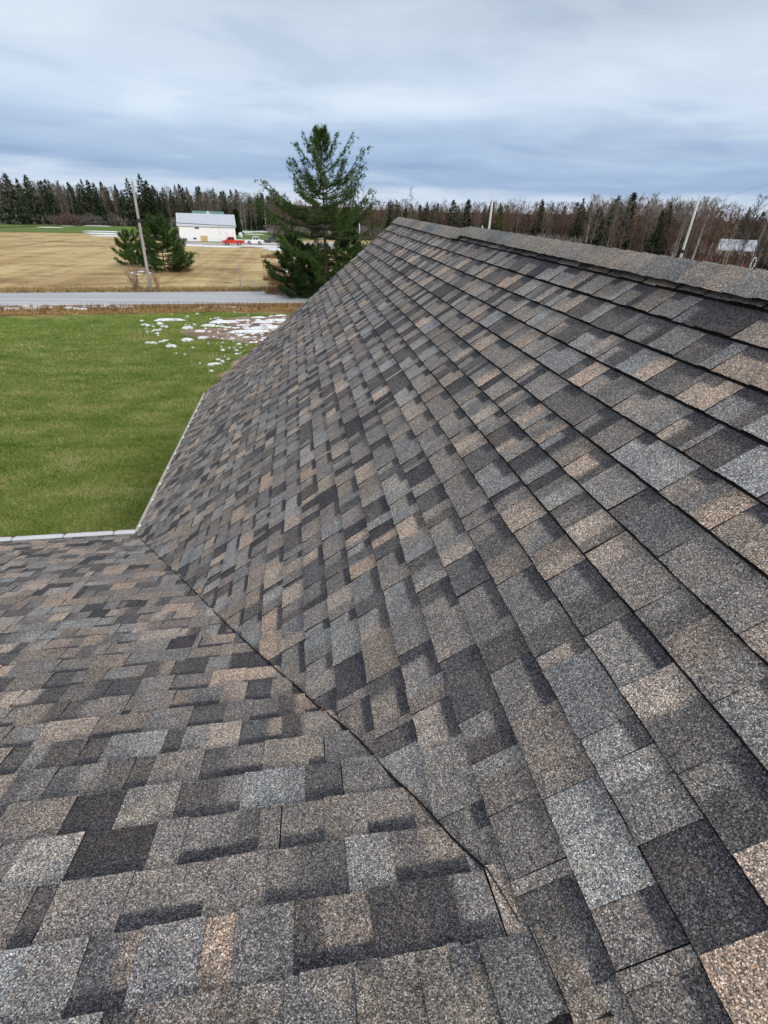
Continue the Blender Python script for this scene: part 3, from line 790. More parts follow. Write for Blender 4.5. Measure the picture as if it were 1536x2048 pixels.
# the tall white pine across the road and the young pines round its foot
pb = G(652, 598)
PH = (at(645, 243, np.hypot(pb[0], pb[1]))[2])
pine_tree('pine_tree', pb, PH * .94, [(0, 2.6, .05), (.12, 3.6, .05), (.25, 4.4, .0), (.34, 5.0, .02), (.40, 5.8, .02), (.46, 6.6, .06), (.54, 6.0, .14), (.60, 4.6, .24), (.65, 3.9, .38), (.70, 4.0, .52), (.77, 3.3, .68), (.84, 1.7, .95), (.92, .95, 1.2), (1.0, .4, 1.4)],
          'tall white pine with upswept dark branches standing beyond the road', None, 4, MT['pine'], skip=((.36, .40), (.73, .745), (.80, .815)), dens=1.0, clear=.03, whorls=27)
pine_tree('pine_tree', G(590, 602) + np.array([0, 2.0, 0]), 5.6, [(0, 2.5, .1), (.3, 2.9, .1), (.6, 2.2, .25), (1, .4, 1)], 'young dark pine crowding the left foot of the tall white pine', 'young pines at the foot of the tall pine', 11, MT['pine'], dens=1.7)
pine_tree('pine_tree', G(622, 598) + np.array([.0, 3.5, 0]), 4.6, [(0, 2.2, .1), (.3, 2.5, .1), (.6, 1.8, .25), (1, .4, 1)], 'short dense pine just left of the tall pine\'s trunk', 'young pines at the foot of the tall pine', 14, MT['pine'], dens=1.7)
pine_tree('pine_tree', G(702, 598) + np.array([0, 2.0, 0]), 5.9, [(0, 2.6, .1), (.3, 3.0, .1), (.6, 2.4, .25), (1, .4, 1)], 'young dark pine behind the gable edge, right of the tall pine trunk', 'young pines at the foot of the tall pine', 12, MT['pine'], dens=1.7)
b2 = G(331, 543)
pine_tree('pine_tree', b2, at(316, 441, float(np.hypot(b2[0], b2[1])))[2], [(0, 3.6, .02), (.2, 4.4, .02), (.4, 3.6, .12), (.6, 2.7, .3), (.8, 1.7, .6), (1, .5, 1.3)], 'bushy young pine in the hay field to the right of the leaning pole', None, 23, MT['pine'], dens=1.5, tuft=.40)
b3 = G(268, 531)
pine_tree('pine_tree', b3, at(262, 470, float(np.hypot(b3[0], b3[1])))[2], [(0, 2.0, .1), (.2, 2.9, .1), (.5, 2.3, .35), (.8, 1.4, .7), (1, .4, 1.3)], 'smaller yellow-green pine in the hay field left of the leaning pole', None, 31, MT['youngpine'], dens=1.2, tuft=.40)

# ---- forest tree variants (meshes shared by all copies; each copy is its own object)
def spruce_mesh(seed, H=14, W=2.6, mat='spruce', dens=1.0, ragged=.25):
    rs = np.random.RandomState(seed); TP = []; TD = []; TS = []
    n = int(330 * dens)
    for i in range(n):
        t = rs.uniform(.06, .995); a = rs.uniform(0, 6.283); lay = (t * 17) % 1
        rr = W * (1 - t) ** .85 * (1 - .35 * lay) * rs.uniform(.35, 1.0 + ragged)
        TP.append((math.cos(a) * rr, math.sin(a) * rr, t * H)); TD.append((math.cos(a) * .9, math.sin(a) * .9, -.25 + .8 * (t > .9))); TS.append((.5 + 1.1 * (1 - t)) * rs.uniform(.6, 1.2))
    V, F = tri_cloud('s', np.array(TP), np.array(TD), np.array(TS), .42, None, rs, 3)
    tr = quads3(tube_np([(0, 0, 0), (0, 0, H * .5), (0, 0, H * .99)], [.16, .09, .02], 5))
    V2, F2 = join([(V, F), tr]); mi = np.r_[np.zeros(len(F)), np.ones(len(tr[1]))]
    return np_mesh('spruce_tree', V2, F2, [MT[mat], MT['greybark']], mi)
def bare_mesh(seed, H=13, mat='twig_grey', bark='birch', W=2.2, conical=False, dens=1.0, tw=.042, trunk=.085):
    rs = np.random.RandomState(seed); V = []; F = []; parts = []
    stems = 1 if conical else rs.randint(1, 3)
    for s in range(stems):
        lx, ly = (rs.normal(0, .35, 2) if not conical else (0, 0)); Hs = H * (1 if s == 0 else rs.uniform(.7, .95)); x0, y0 = rs.normal(0, .25, 2) * (s > 0)
        P = [(x0 + lx * t + .12 * math.sin(t * 6 + s), y0 + ly * t, t * Hs) for t in np.linspace(0, 1, 7)]
        q = quads3(tube_np(P, [trunk * (1 - .88 * t) for t in np.linspace(0, 1, 7)], 5)); parts.append((q[0], q[1], 1))
        nb = int((44 if not conical else 60) * dens)
        P = np.array(P)
        for b in range(nb):
            t = rs.uniform(.30 if not conical else .14, .98); p = np.array([np.interp(t * 6, range(7), P[:, c]) for c in range(3)]); a = rs.uniform(0, 6.283)
            Lb = (W * (1 - t) ** .8 + .3) * rs.uniform(.6, 1.1) if conical else W * (.45 + .8 * math.sin(min(1, (1 - t) * 1.6) * 1.57)) * rs.uniform(.5, 1.1)
            up = (.15 if conical else rs.uniform(.7, 1.6)); d = np.array([math.cos(a), math.sin(a), up]); d /= np.linalg.norm(d)
            e = p + d * Lb; a_ = np.cross(d, rs.normal(0, 1, 3)); a_ /= np.linalg.norm(a_); w = tw * .8
            vv = [p - a_ * w, p + a_ * w, e]; ff = [(0, 1, 2)]
            k = len(vv)
            for q_ in range(10):
                f = rs.uniform(.2, 1); s0 = p + d * Lb * f; dd = d * .7 + rs.normal(0, .45, 3) + np.array([0, 0, .35 if not conical else -.1]); dd /= np.linalg.norm(dd)
                l2 = rs.uniform(.35, .95) * (.55 if conical else 1.0); a2 = np.cross(dd, rs.normal(0, 1, 3)); a2 /= np.linalg.norm(a2); w2 = tw * .55
                vv += [s0 - a2 * w2, s0 + a2 * w2, s0 + dd * l2]; ff.append((k, k + 1, k + 2)); k += 3
            parts.append((np.array(vv), np.array(ff), 0))
    mi = np.concatenate([np.full(len(p[1]), p[2]) for p in parts]); V, F = join([(p[0], p[1]) for p in parts])
    return np_mesh('bare_tree', V, F, [MT[mat], MT[bark]], mi)
KINDS = {
    'spruce': [spruce_mesh(40 + i, 14, 2.6 + .5 * (i % 3), ragged=.45) for i in range(4)],
    'olive': [spruce_mesh(50 + i, 13, 2.3, 'olive', .8, .4) for i in range(2)],
    'grey': [bare_mesh(60 + i, 13, 'twig_grey', 'birch') for i in range(4)],
    'red': [bare_mesh(70 + i, 12, 'twig_red', 'greybark', 2.4, False, 1.2) for i in range(3)],
    'pale': [bare_mesh(90 + i, 13, 'twig_grey', 'palebirch', 2.0, False, .8, trunk=.065) for i in range(3)],
    'larch': [bare_mesh(80 + i, 14, 'larch', 'greybark', 1.8, True) for i in range(3)]}
BASEH = {'spruce': 14, 'olive': 13, 'grey': 13, 'red': 12, 'larch': 14, 'pale': 13}
NAMES = {'spruce': 'spruce_tree', 'olive': 'spruce_tree', 'grey': 'birch_tree', 'red': 'bare_tree', 'larch': 'larch_tree', 'pale': 'birch_tree'}
rf = random.Random(99)
placed = []; mass = []
def ray_az(x, y=430):
    d = ray(x, y); return math.atan2(d[0], d[1])
def put_tree(kind, P, H, label, group, indiv):
    me = rf.choice(KINDS[kind]); s = H / BASEH[kind]; rz = rf.uniform(0, 6.28)
    if indiv:
        o = link(NAMES[kind], me, None, P, rz); w = s * rf.uniform(.85, 1.2); o.scale = (w, w, s); tag(o, label, 'tree', group)
    else: mass.append((kind, me, P, rz, s))
LAB = {
    'L': {'spruce': ('dark spruce in the forest edge behind the left meadow', 'spruces along the left forest edge'), 'grey': ('bare grey birch in the forest edge behind the left meadow', 'bare birches along the left forest edge'),
          'larch': ('bare brown larch in the forest edge behind the left meadow', 'bare larches along the left forest edge')},
    'C': {'spruce': ('dark spruce in the far woods seen over the ridge', 'spruces in the far woods over the ridge'), 'grey': ('bare grey birch in the far woods seen over the ridge', 'birches in the far woods over the ridge'), 'pale': ('white-barked birch in the far woods seen over the ridge', 'white birches in the far woods over the ridge'),
          'red': ('bare reddish tree in the far woods seen over the ridge', 'reddish bare trees in the far woods over the ridge'), 'larch': ('bare brown larch in the far woods seen over the ridge', 'larches in the far woods over the ridge'),
          'olive': ('olive-green spruce in the far woods seen over the ridge', 'olive spruces in the far woods over the ridge')},
    'R': {'spruce': ('dark spruce in the near woods at the right edge', 'spruces in the near right woods'), 'grey': ('bare grey tree in the near woods at the right edge', 'grey bare trees in the near right woods'), 'pale': ('slender white-barked birch in the near woods at the right edge', 'white birches in the near right woods'),
          'red': ('bare reddish tree in the near woods at the right edge', 'reddish bare trees in the near right woods'), 'larch': ('bare brown larch in the near woods at the right edge', 'larches in the near right woods')}}
def woods(zone, x0, x1, d0, d1, n, nfront, weights, htop, clearing=None):
    """htop(px) -> treetop height range; trees scattered between azimuths of photo columns x0..x1 and distances d0..d1"""
    a0, a1 = ray_az(x0), ray_az(x1)
    for i in range(n):
        t = (i + rf.random()) / n; front = rf.random() < nfront
        u = rf.random() ** (2.2 if front else .8)
        a = a0 + (a1 - a0) * t; px = x0 + (x1 - x0) * t; D = d0(px) + (d1 - d0(px)) * u
        P = (math.sin(a) * D, math.cos(a) * D, -.1)
        if clearing and clearing(P): continue
        ks_, ws = zip(*weights); kind = rf.choices(ks_, ws)[0]
        if zone == 'L' and not front and rf.random() < .35: kind = 'spruce'
        H = htop(px, kind, D) * rf.uniform(.90, 1.02)
        lab, grp = LAB[zone][kind]; put_tree(kind, P, H, lab, grp, front)
def hL(px, kind, D):                            # tops at photo row 345..375
    y = {'spruce': 352, 'grey': 357, 'larch': 360}.get(kind, 365) + px * .055
    if 190 < px < 245: y += 18
    return at(px, y + rf.uniform(-4, 14), D)[2]
woods('L', -260, 560, lambda x: 300 if x < 250 else (300 - (x - 250) * .22), 350, 430, .42, [('spruce', .09), ('grey', .56), ('larch', .35)], hL)
def hC(px, kind, D): return at(px, {'spruce': 398, 'larch': 396, 'grey': 398, 'pale': 404, 'red': 404, 'olive': 408}[kind] + rf.uniform(-3, 14), D)[2]
woods('C', 540, 1180, lambda x: 215, 285, 420, .38, [('spruce', .13), ('larch', .28), ('grey', .14), ('pale', .07), ('red', .34), ('olive', .05)], hC)
HR = G(1462, 519)
def clr(P): return (abs(P[0] - HR[0]) < 11 and abs(P[1] - HR[1]) < 10) or (math.hypot(P[0], P[1]) < 196 and abs(math.atan2(P[0], P[1]) - ray_az(1480, 500)) < .035 and rf.random() < .62)
def hR(px, kind, D): q = min(px, 1600); return at(q, {'spruce': 402, 'larch': 394, 'grey': 388, 'pale': 396, 'red': 397}[kind] + max(0, q - 1400) * .05 + rf.uniform(-4, 22), D)[2]
woods('R', 1180, 1900, lambda x: 128, 235, 430, .45, [('spruce', .12), ('larch', .14), ('grey', .24), ('pale', .18), ('red', .34)], hR, clr)
# trees that stand out of the forest line
def solo(kind, px, top, D, label, base=None):
    P = at(px, top, D); H = P[2]; me = rf.choice(KINDS[kind]); s = H / BASEH[kind]
    o = link(NAMES[kind], me, None, (P[0], P[1], -.1), rf.uniform(0, 6)); w = s * 1.25; o.scale = (w, w, s); tag(o, label, 'tree')
solo('spruce', 1270, 384, 150, 'tallest dark spruce of the right woods, standing above its neighbours')
solo('olive', 1238, 391, 148, 'lighter green spruce just left of the tallest spruce in the right woods')
solo('larch', 824, 371, 205, 'lone tall brown larch poking above the woods over the gable peak')
solo('spruce', 278, 348, 285, 'tallest spruce directly behind the leaning pole')
solo('spruce', 253, 356, 288, 'narrow spruce just left of the leaning pole top')
solo('spruce', 291, 360, 283, 'broad dark spruce right of the leaning pole top')
solo('spruce', 50, 350, 290, 'tall dark spruce near the left end of the forest line')
solo('spruce', 157, 366, 288, 'slim pointed spruce left of the gap in the forest line')
solo('spruce', 174, 360, 290, 'wide dark spruce right beside the gap in the forest line')
solo('spruce', 8, 346, 280, 'big spruce at the very left edge of the photograph')
solo('spruce', 812, 415, 190, 'small green conifer directly behind the gable peak')
solo('spruce', 908, 400, 170, 'narrow dark spruce in front of pale birches over the ridge')
solo('spruce', 938, 398, 175, 'wider dark spruce left of the white utility pole')
solo('olive', 1003, 408, 160, 'dark green spruce just right of the white utility pole')
# the rest of the woods, joined: the hundreds of trees behind the edge
byk = {}
for kind, me, P, rz, s in mass: byk.setdefault(me.name, []).append((me, P, rz, s))
Vs = []; Fs = []; Ms = []; o_ = 0; mats = []; 
for nm, lst in byk.items():
    me = lst[0][0]; n = len(me.vertices); co = np.empty(n * 3, np.float32); me.vertices.foreach_get('co', co); co = co.reshape(-1, 3)
    li = np.empty(len(me.loops), np.int32); me.loops.foreach_get('vertex_index', li); li = li.reshape(-1, 3)
    mi = np.empty(len(me.polygons), np.int32); me.polygons.foreach_get('material_index', mi)
    for m in me.materials:
        if m not in mats: mats.append(m)
    mm = np.array([mats.index(m) for m in me.materials])[mi]
    keep = np.ones(len(li), bool)
    for _, P, rz, s in lst:
        c, sn = math.cos(rz), math.sin(rz); R3 = np.array([[c, sn, 0], [-sn, c, 0], [0, 0, 1]])
        Vs.append(co @ R3 * s + np.array(P)); Fs.append(li + o_); Ms.append(mm); o_ += n
o = link('woodland', np_mesh('woodland', np.concatenate(Vs), np.concatenate(Fs), mats, np.concatenate(Ms)))
tag(o, 'mass of spruces, birches and larches filling the woods behind the forest edge', 'woods', None, 'stuff')
print('mass tris', sum(len(f) for f in Fs))

# scrub, undergrowth and grasses
def scatter(name, pts, size, wid, mat, label, cat, n=5, up=1.2, seed=1, kind='stuff'):
    rs = np.random.RandomState(seed); P = np.array(pts, float); D = np.tile([0, 0, up], (len(P), 1))
    V, F = tri_cloud('x', P, D, np.asarray(size, float) if np.ndim(size) else np.full(len(P), size) * rs.uniform(.6, 1.3, len(P)), wid, None, rs, n)
    o = link(name, np_mesh(name, V, F, [mat])); tag(o, label, cat, None, kind); return o
rs = np.random.RandomState(5)
def polar(x0, x1, d0, d1, n):
    a = np.array([ray_az(v) for v in (x0, x1)]); A = rs.uniform(a[0], a[1], n); D = rs.uniform(0, 1, n)
    d0_ = d0 if np.isscalar(d0) else d0(A); D = d0_ + (d1 - d0_) * D
    return np.c_[np.sin(A) * D, np.cos(A) * D, np.zeros(n)]
U1 = np.concatenate([polar(-260, 560, 285, 345, 2600), polar(540, 1200, 200, 280, 2600)])
scatter('undergrowth', U1, 3.6, .34, MT['twig_grey'], 'low bare brush at the foot of the far forest edge', 'undergrowth', 5, 1.3, 2)
U2 = polar(1180, 1900, 128, 240, 3000); keep = [not clr(p) for p in U2]; U2 = U2[np.array(keep)]
scatter('undergrowth', U2, 3.0, .25, MT['twig_red'], 'reddish bare brush between the birches of the right woods', 'undergrowth', 6, 1.3, 3)
# far shelter of dark conifers behind everything so no bare horizon shows between trunks
U3 = np.concatenate([polar(-260, 560, 350, 380, 2300), polar(540, 1200, 290, 320, 2300), polar(1180, 1900, 240, 270, 1800)])
U3[:, 2] = rs.uniform(0, 7.5, len(U3))
scatter('distant_woods', U3, 4.6, .5, MT['deepwood'], 'dim brown depth of the forest behind the front trees', 'woods', 4, .7, 4)

def line_pts(off0, off1, t0, t1, n, z=0):
    T = rs.uniform(t0, t1, n); O = rs.uniform(0, 1, n) ** 1.0 * (off1 - off0) + off0
    return np.array([road_pt(t, o) for t, o in zip(T, O)]) + np.array([0, 0, z])
scatter('verge_grass', line_pts(lawn_off[1] + .2, -1.7, -45, 30, 9000), .34, .10, MT['straw'], 'straw-coloured dead grass along the ditch between lawn and road', 'grass', 4, 1.3, 6)
scatter('verge_weeds', line_pts(-4.4, -2.2, -45, 30, 1500), .55, .09, MT['rust'], 'rusty dead weeds standing in the roadside ditch', 'weeds', 5, 1.5, 7)
scatter('verge_green_grass', line_pts(-4.2, -2.0, -45, 30, 2500), .26, .12, MT['blade'], 'green grass tufts in the roadside ditch', 'grass', 4, 1.3, 17)
scatter('field_edge_grass', line_pts(ROADW + .6, ROADW + 3.0, -45, 30, 6000), .42, .10, MT['straw'], 'long straw grass along the far side of the road', 'grass', 4, 1.3, 8)
# rusty brush round the pines
def disc(c, r, n):
    a = rs.uniform(0, 6.283, n); q = r * np.sqrt(rs.uniform(0, 1, n)); return np.c_[c[0] + np.cos(a) * q, c[1] + np.sin(a) * q * .8, np.zeros(n)]
rb = np.concatenate([disc(G(x, y), r, int(r * r * 26)) for x, y, r in ((585, 588, 3.0), (620, 583, 4.2), (660, 586, 4.2), (560, 560, 2.2), (552, 536, 1.8), (545, 515, 2.2), (572, 570, 2.2), (362, 541, 1.8), (690, 590, 3.5))])
scatter('dry_brush', rb, .75, .07, MT['rust'], 'rust-brown dead brush under the pines beyond the road', 'brush', 7, 1.2, 9)
# lawn blades on the nearer lawn
n = 190000
q = np.sqrt(rs.uniform(10.5 ** 2, 50 ** 2, n)); q = 10.5 + (q - 10.5) ** 1.0 * rs.uniform(.15, 1, n)
A = rs.uniform(math.radians(-46), math.radians(-2), n)
LP = np.c_[np.sin(A) * q, np.cos(A) * q, np.full(n, -.02)]
off = (LP - RM) @ rn
LP = LP[(off < np.interp((LP - RM) @ rd, [-30, 0], [lawn_off[0], lawn_off[2]])) & ~((LP[:, 0] > x0 - .6) & (LP[:, 1] < YG + .3)) & ~(LP[:, 1] < YC + .3)]
soilV = np.array([p[:2] for p in soil])
def inside(P, poly):
    c = np.zeros(len(P), bool); j = len(poly) - 1
    for i in range(len(poly)):
        a, b = poly[i], poly[j]; cond = ((a[1] > P[:, 1]) != (b[1] > P[:, 1])) & (P[:, 0] < (b[0] - a[0]) * (P[:, 1] - a[1]) / (b[1] - a[1] + 1e-12) + a[0]); c ^= cond; j = i
    return c
LP = LP[~inside(LP, soilV)]
dd = np.hypot(LP[:, 0], LP[:, 1])
scatter('lawn_blades', LP, (.05 + dd * .0022) * rs.uniform(.6, 1.4, len(dd)), .20, MT['blade'], 'short green grass blades of the lawn below the eave', 'grass', 3, 1.0, 10)

# snow
def blobs(name, spots, label, seed):
    r = random.Random(seed); mb = MB()
    for (P, a, b) in spots:
        n = r.randint(8, 13); h = min(.16, .10 * (a + b)) + .03; ph = r.uniform(0, 6); i = len(mb.v)
        mb.v.append((P[0], P[1], P[2] + h))
        ringr = [r.uniform(.55, 1.15) for _ in range(n)]
        for rr, z in ((.6, h * .8), (1.0, -.03)):
            for j in range(n):
                t = 2 * math.pi * j / n; x = math.cos(t) * a * rr * ringr[j]; y = math.sin(t) * b * rr * ringr[j]; th = .12
                mb.v.append((P[0] + x * math.cos(th) - y * math.sin(th), P[1] + x * math.sin(th) + y * math.cos(th), P[2] + z))
        for j in range(n):
            q = (j + 1) % n; mb.f.append((i, i + 1 + j, i + 1 + q)); mb.f.append((i + 1 + j, i + 1 + n + j, i + 1 + n + q, i + 1 + q)); mb.m += [0, 0]
    o = mb.build(name, MT['snow'], None, smooth=True); tag(o, label, 'snow', None, 'stuff'); return o
rsn = random.Random(12); sp = []
lift = 0.0
def near_px(x, y, a, b, n, sx, sy, grow=1.0):
    for _ in range(n):
        s = rsn.uniform(.25, 1.0); q = G(x + rsn.gauss(0, sx), y + rsn.gauss(0, sy)); q[2] = lift; sp.append((q, a * s, b * s * grow))
near_px(470, 655, .22, .22, 70, 60, 14); near_px(500, 650, .45, .2, 30, 45, 9); near_px(520, 660, .8, .13, 12, 30, 10); near_px(545, 645, .9, .14, 15, 22, 9); near_px(530, 675, .4, .25, 24, 26, 8)
near_px(310, 652, .3, .3, 12, 12, 5); near_px(312, 686, .35, .25, 7, 10, 2); near_px(305, 665, .3, .25, 6, 8, 3); near_px(440, 715, .2, .2, 14, 30, 14); near_px(470, 690, .15, .15, 40, 50, 14)
for x, y, a, b in ((336, 641, 1.4, .18), (376, 656, .55, .5), (400, 663, .5, .35), (420, 652, 1.0, .3), (342, 693, .55, .35), (430, 729, .55, .22), (375, 680, .5, .45), (406, 676, .5, .35), (445, 645, 1.3, .3), (500, 664, 1.8, .22), (525, 657, 1.5, .24), (548, 642, 1.5, .2), (440, 616, 2.6, .2), (470, 617, 1.6, .15), (410, 617, 1.2, .2)):
    sp.append((G(x, y), a, b))
blobs('snow_patches', sp, 'melting white snow clumps on the bare soil and grass beside the roof edge', 1)
sp = []; lift = .16
for x, y, n in ((20, 621, 14), (60, 620, 12), (85, 620, 8), (150, 620, 14), (175, 618, 8), (205, 617, 8), (245, 617, 8), (8, 624, 5)): near_px(x, y, .45, .28, n, 9, 1.4)
lift = .02
blobs('snow_patches', sp, 'thin line of snow clumps lying in the roadside ditch at the left', 2)
sp = []
for x, y, a, b in ((60, 440, 20, 6), (100, 439, 26, 8), (125, 438, 22, 6), (137, 452, 5, 4), (165, 443, 8, 7), (195, 452, 8, 3), (215, 467, 10, 5), (235, 472, 12, 5), (205, 463, 8, 3), (240, 468, 8, 4), (100, 455, 6, 2), (250, 441, 12, 4), (20, 446, 8, 3),
                   (487, 465, 6, 3), (520, 464, 14, 4), (508, 469, 6, 2), (540, 463, 10, 3), (510, 449, 20, 4), (560, 452, 16, 3), (600, 458, 8, 3), (650, 466, 10, 2.5), (690, 468, 8, 2), (375, 490, 7, 1.2), (410, 492, 8, 1.2), (450, 494, 6, 1), (530, 494, 5, 1.6), (550, 497, 4, 2), (575, 494, 4, 1.2), (552, 500, 3, 1.5), (478, 480, 2, 1), (665, 478, 6, 2), (720, 474, 6, 2)):
    sp.append((G(x, y), a * rsn.uniform(.85, 1), b))
blobs('snow_patches', sp, 'long streaks of old snow across the far meadow and driveway', 3)
sp = []; near_px(555, 535, .35, .35, 14, 10, 14); near_px(560, 575, .3, .3, 22, 12, 6); near_px(572, 545, .5, .35, 10, 5, 6); near_px(280, 547, .5, .4, 7, 8, 3); near_px(268, 562, .2, .2, 4, 10, 6)
blobs('snow_patches', sp, 'small snow clumps in the dry grass around the pines beyond the road', 4)

# ---------------------------------------------------------------- bare shrubs
def shrub(name, P, H, W, n, mat, label, seed, group=None, cat='shrub', tw=.022):
    rs = np.random.RandomState(seed); root = None; mb = MB(); parts = []
    for i in range(n):
        a = rs.uniform(0, 6.283); sp_ = rs.uniform(.1, 1) ; h = H * rs.uniform(.55, 1); pts = []
        for t in np.linspace(0, 1, 5): pts.append((math.cos(a) * W * sp_ * t ** 1.3 + .1 * math.sin(t * 7 + i), math.sin(a) * W * sp_ * t ** 1.3, h * t))
        mb.tube(pts, [tw * (1 - .8 * t) for t in np.linspace(0, 1, 5)], 4, 0)
        for k in range(7):
            t = rs.uniform(.35, 1); p = np.array([np.interp(t * 4, range(5), [q[c] for q in pts]) for c in range(3)]); d = np.array([math.cos(a) * .5, math.sin(a) * .5, 1]) + rs.normal(0, .5, 3); d /= np.linalg.norm(d)
            mb.tube([p, p + d * rs.uniform(.2, .5) * H * .4], [tw * .5, tw * .12], 3, 0)
    o = mb.build(name, mat, None, loc=P); tag(o, label, cat, group); return o
shrub('bare_shrub', G(275, 583), 3.1, 1.3, 22, MT['shrub'], 'leafless shrub just left of the leaning pole base', 1, tw=.035)
shrub('bare_shrub', G(318, 583), 2.6, 1.0, 16, MT['shrub'], 'leafless shrub just right of the leaning pole base', 2, tw=.03)
for i, (x, y, h, w, lb) in enumerate(((140, 452, 7, 5, 'wide dark bare thicket in the left meadow, the left one of the pair'), (180, 451, 6.5, 6, 'rounded grey bare thicket in the left meadow, the right one of the pair'), (215, 449, 9, 6, 'tall grey bushy willow at the forest foot behind the thicket pair'))):
    rs_ = np.random.RandomState(90 + i); nP = 520; a = rs_.uniform(0, 6.28, nP); r_ = np.sqrt(rs_.uniform(0, 1, nP)); P = G(x, y)
    pts = np.c_[np.cos(a) * r_ * w, np.sin(a) * r_ * w * .6, rs_.uniform(0, h * .7, nP) * (1 - .5 * r_)]
    V, F = tri_cloud('t', pts, np.tile([0, 0, 1.2], (nP, 1)), np.full(nP, 1.6), .09, None, rs_, 4)
    o = link('bare_thicket', np_mesh('bare_thicket', V, F, [MT['twig_grey' if i else 'twig_red']]), None, P); tag(o, lb, 'shrub')
# cedar hedge, behind the pine
h0, h1 = G(487, 447), G(640, 452); rs_ = np.random.RandomState(3); nP = 2600; t = rs_.uniform(0, 1, nP); pts = h0 + (h1 - h0) * t[:, None] + np.c_[rs_.normal(0, .7, nP), rs_.normal(0, .7, nP), rs_.uniform(0, 2.9, nP)]
V, F = tri_cloud('t', pts, np.tile([0, 0, 1.], (nP, 1)), np.full(nP, 1.3), .7, None, rs_, 3)
o = link('cedar_hedge', np_mesh('cedar_hedge', V, F, [MT['hedge']])); tag(o, 'long clipped dark cedar hedge between the far meadow and the forest', 'hedge')

# ---------------------------------------------------------------- poles and wires
def pole(name, P, H, r, mat, label, group=None, band=True, lean=(0, 0), top=True):
    root = empty(name, P); tag(root, label, 'utility pole', group)
    mb = MB(); mb.tube([(lean[0] * t, lean[1] * t, H * t - .3 * (t == 0)) for t in (0, .25, .5, .75, 1)], [r, r * .93, r * .86, r * .78, r * .7], 12); mb.build('post', mat, root, smooth=True)
    if band:
        hb = band; mb = MB(); t = hb / H; mb.tube([(lean[0] * t, lean[1] * t, hb - .18), (lean[0] * t, lean[1] * t, hb + .18)], r * 1.05, 12); mb.box((lean[0] * t, lean[1] * t - r - .05, hb), (.22, .16, .2)); mb.build('cable_clamp', MT['dark_grey'], root)
    if top:
        mb = MB(); mb.tube([(lean[0], lean[1], H), (lean[0], lean[1], H + .12), (lean[0], lean[1], H + .16), (lean[0], lean[1], H + .26)], [.03, .05, .08, .05], 8); mb.build('insulator', MT['white_metal'], root)
    return root
p1 = G(302, 583); D1 = float(np.hypot(*p1[:2])); T1 = at(264, 362, D1)
pole('utility_pole', p1, T1[2], .17, MT['wood_grey'], 'weathered grey utility pole between two leafless shrubs on the far roadside', None, at(279, 441, D1)[2], (T1[0] - p1[0], T1[1] - p1[1]))
D2, D3 = 79.0, 74.0
P2 = at(986, 392, D2); B2 = P2.copy(); B2[2] = 0
pole('utility_pole', B2, P2[2], .19, MT['wood_pale'], 'pale utility pole rising behind the ridge near the middle', None, at(978, 464, D2)[2])
P3 = at(1399, 395, D3); B3 = P3.copy(); B3[2] = 0
pole('utility_pole', B3, P3[2], .17, MT['wood_pale'], 'pale utility pole rising behind the ridge near the right edge', None, at(1370, 503, D3)[2])
for x, yt, D, lb, r in ((965, 452, 83, 'short white post just left of the middle utility pole', .10), (719, 446, 150, 'thin white pole seen right of the tall pine', .14), (529, 421, 262, 'thin distant white pole in front of the cedar hedge', .16)):
    P = at(x, yt, D); root = empty('post', (P[0], P[1], 0)); tag(root, lb, 'pole'); mb = MB(); mb.tube([(0, 0, 0), (0, 0, P[2])], [r, r * .8], 10); mb.build('shaft', MT['wood_pale'], root, smooth=True)
    mb = MB(); mb.tube([(0, 0, P[2]), (0, 0, P[2] + r * .6)], [r * .85, r * .3], 10); mb.build('cap', MT['wood_pale'], root)
ps = G(482, 582); pt = at(477, 528, float(np.hypot(*ps[:2]))); mb = MB(); mb.tube([(0, 0, -.2), ((pt[0] - ps[0]) * .5, (pt[1] - ps[1]) * .5, pt[2] * .5), (pt[0] - ps[0], pt[1] - ps[1], pt[2])], [.075, .07, .06], 8); mb.tube([(pt[0] - ps[0], pt[1] - ps[1], pt[2]), (pt[0] - ps[0], pt[1] - ps[1], pt[2] + .05)], [.06, .02], 8)
tag(mb.build('fence_post', MT['wood_grey'], None, loc=ps), 'slim grey stake leaning at the road edge left of the tall pine', 'post')
def wire(name, pts, sag, r, mat, label, cat='cable'):
    mb = MB(); P = []
    for a, b in zip(pts[:-1], pts[1:]):
        for t in np.linspace(0, 1, 14)[:-1]: P.append(np.array(a) * (1 - t) + np.array(b) * t - np.array([0, 0, sag * 4 * t * (1 - t)]))
    P.append(np.array(pts[-1])); mb.tube(P, r, 4); o = mb.build(name, mat); tag(o, label, cat); return o
c0 = p1 + np.array([-60, -4, at(0, 444, 66)[2]]); c1 = at(279, 441, D1 - .3); c2 = at(978, 464, D2 - .3); c3 = at(1370, 503, D3 - .3); c4 = at(1800, 545, 62)
wire('phone_cable', [at(-330, 455, 88), c1, c2, c3, c4], .35, .028, MT['cable'], 'sagging dark cable strung low along the three roadside poles')
wire('power_line', [at(1399, 397, D3), at(1640, 330, 40)], .4, .006, MT['cable'], 'thin power line running from the right pole top out of the frame', 'power line')
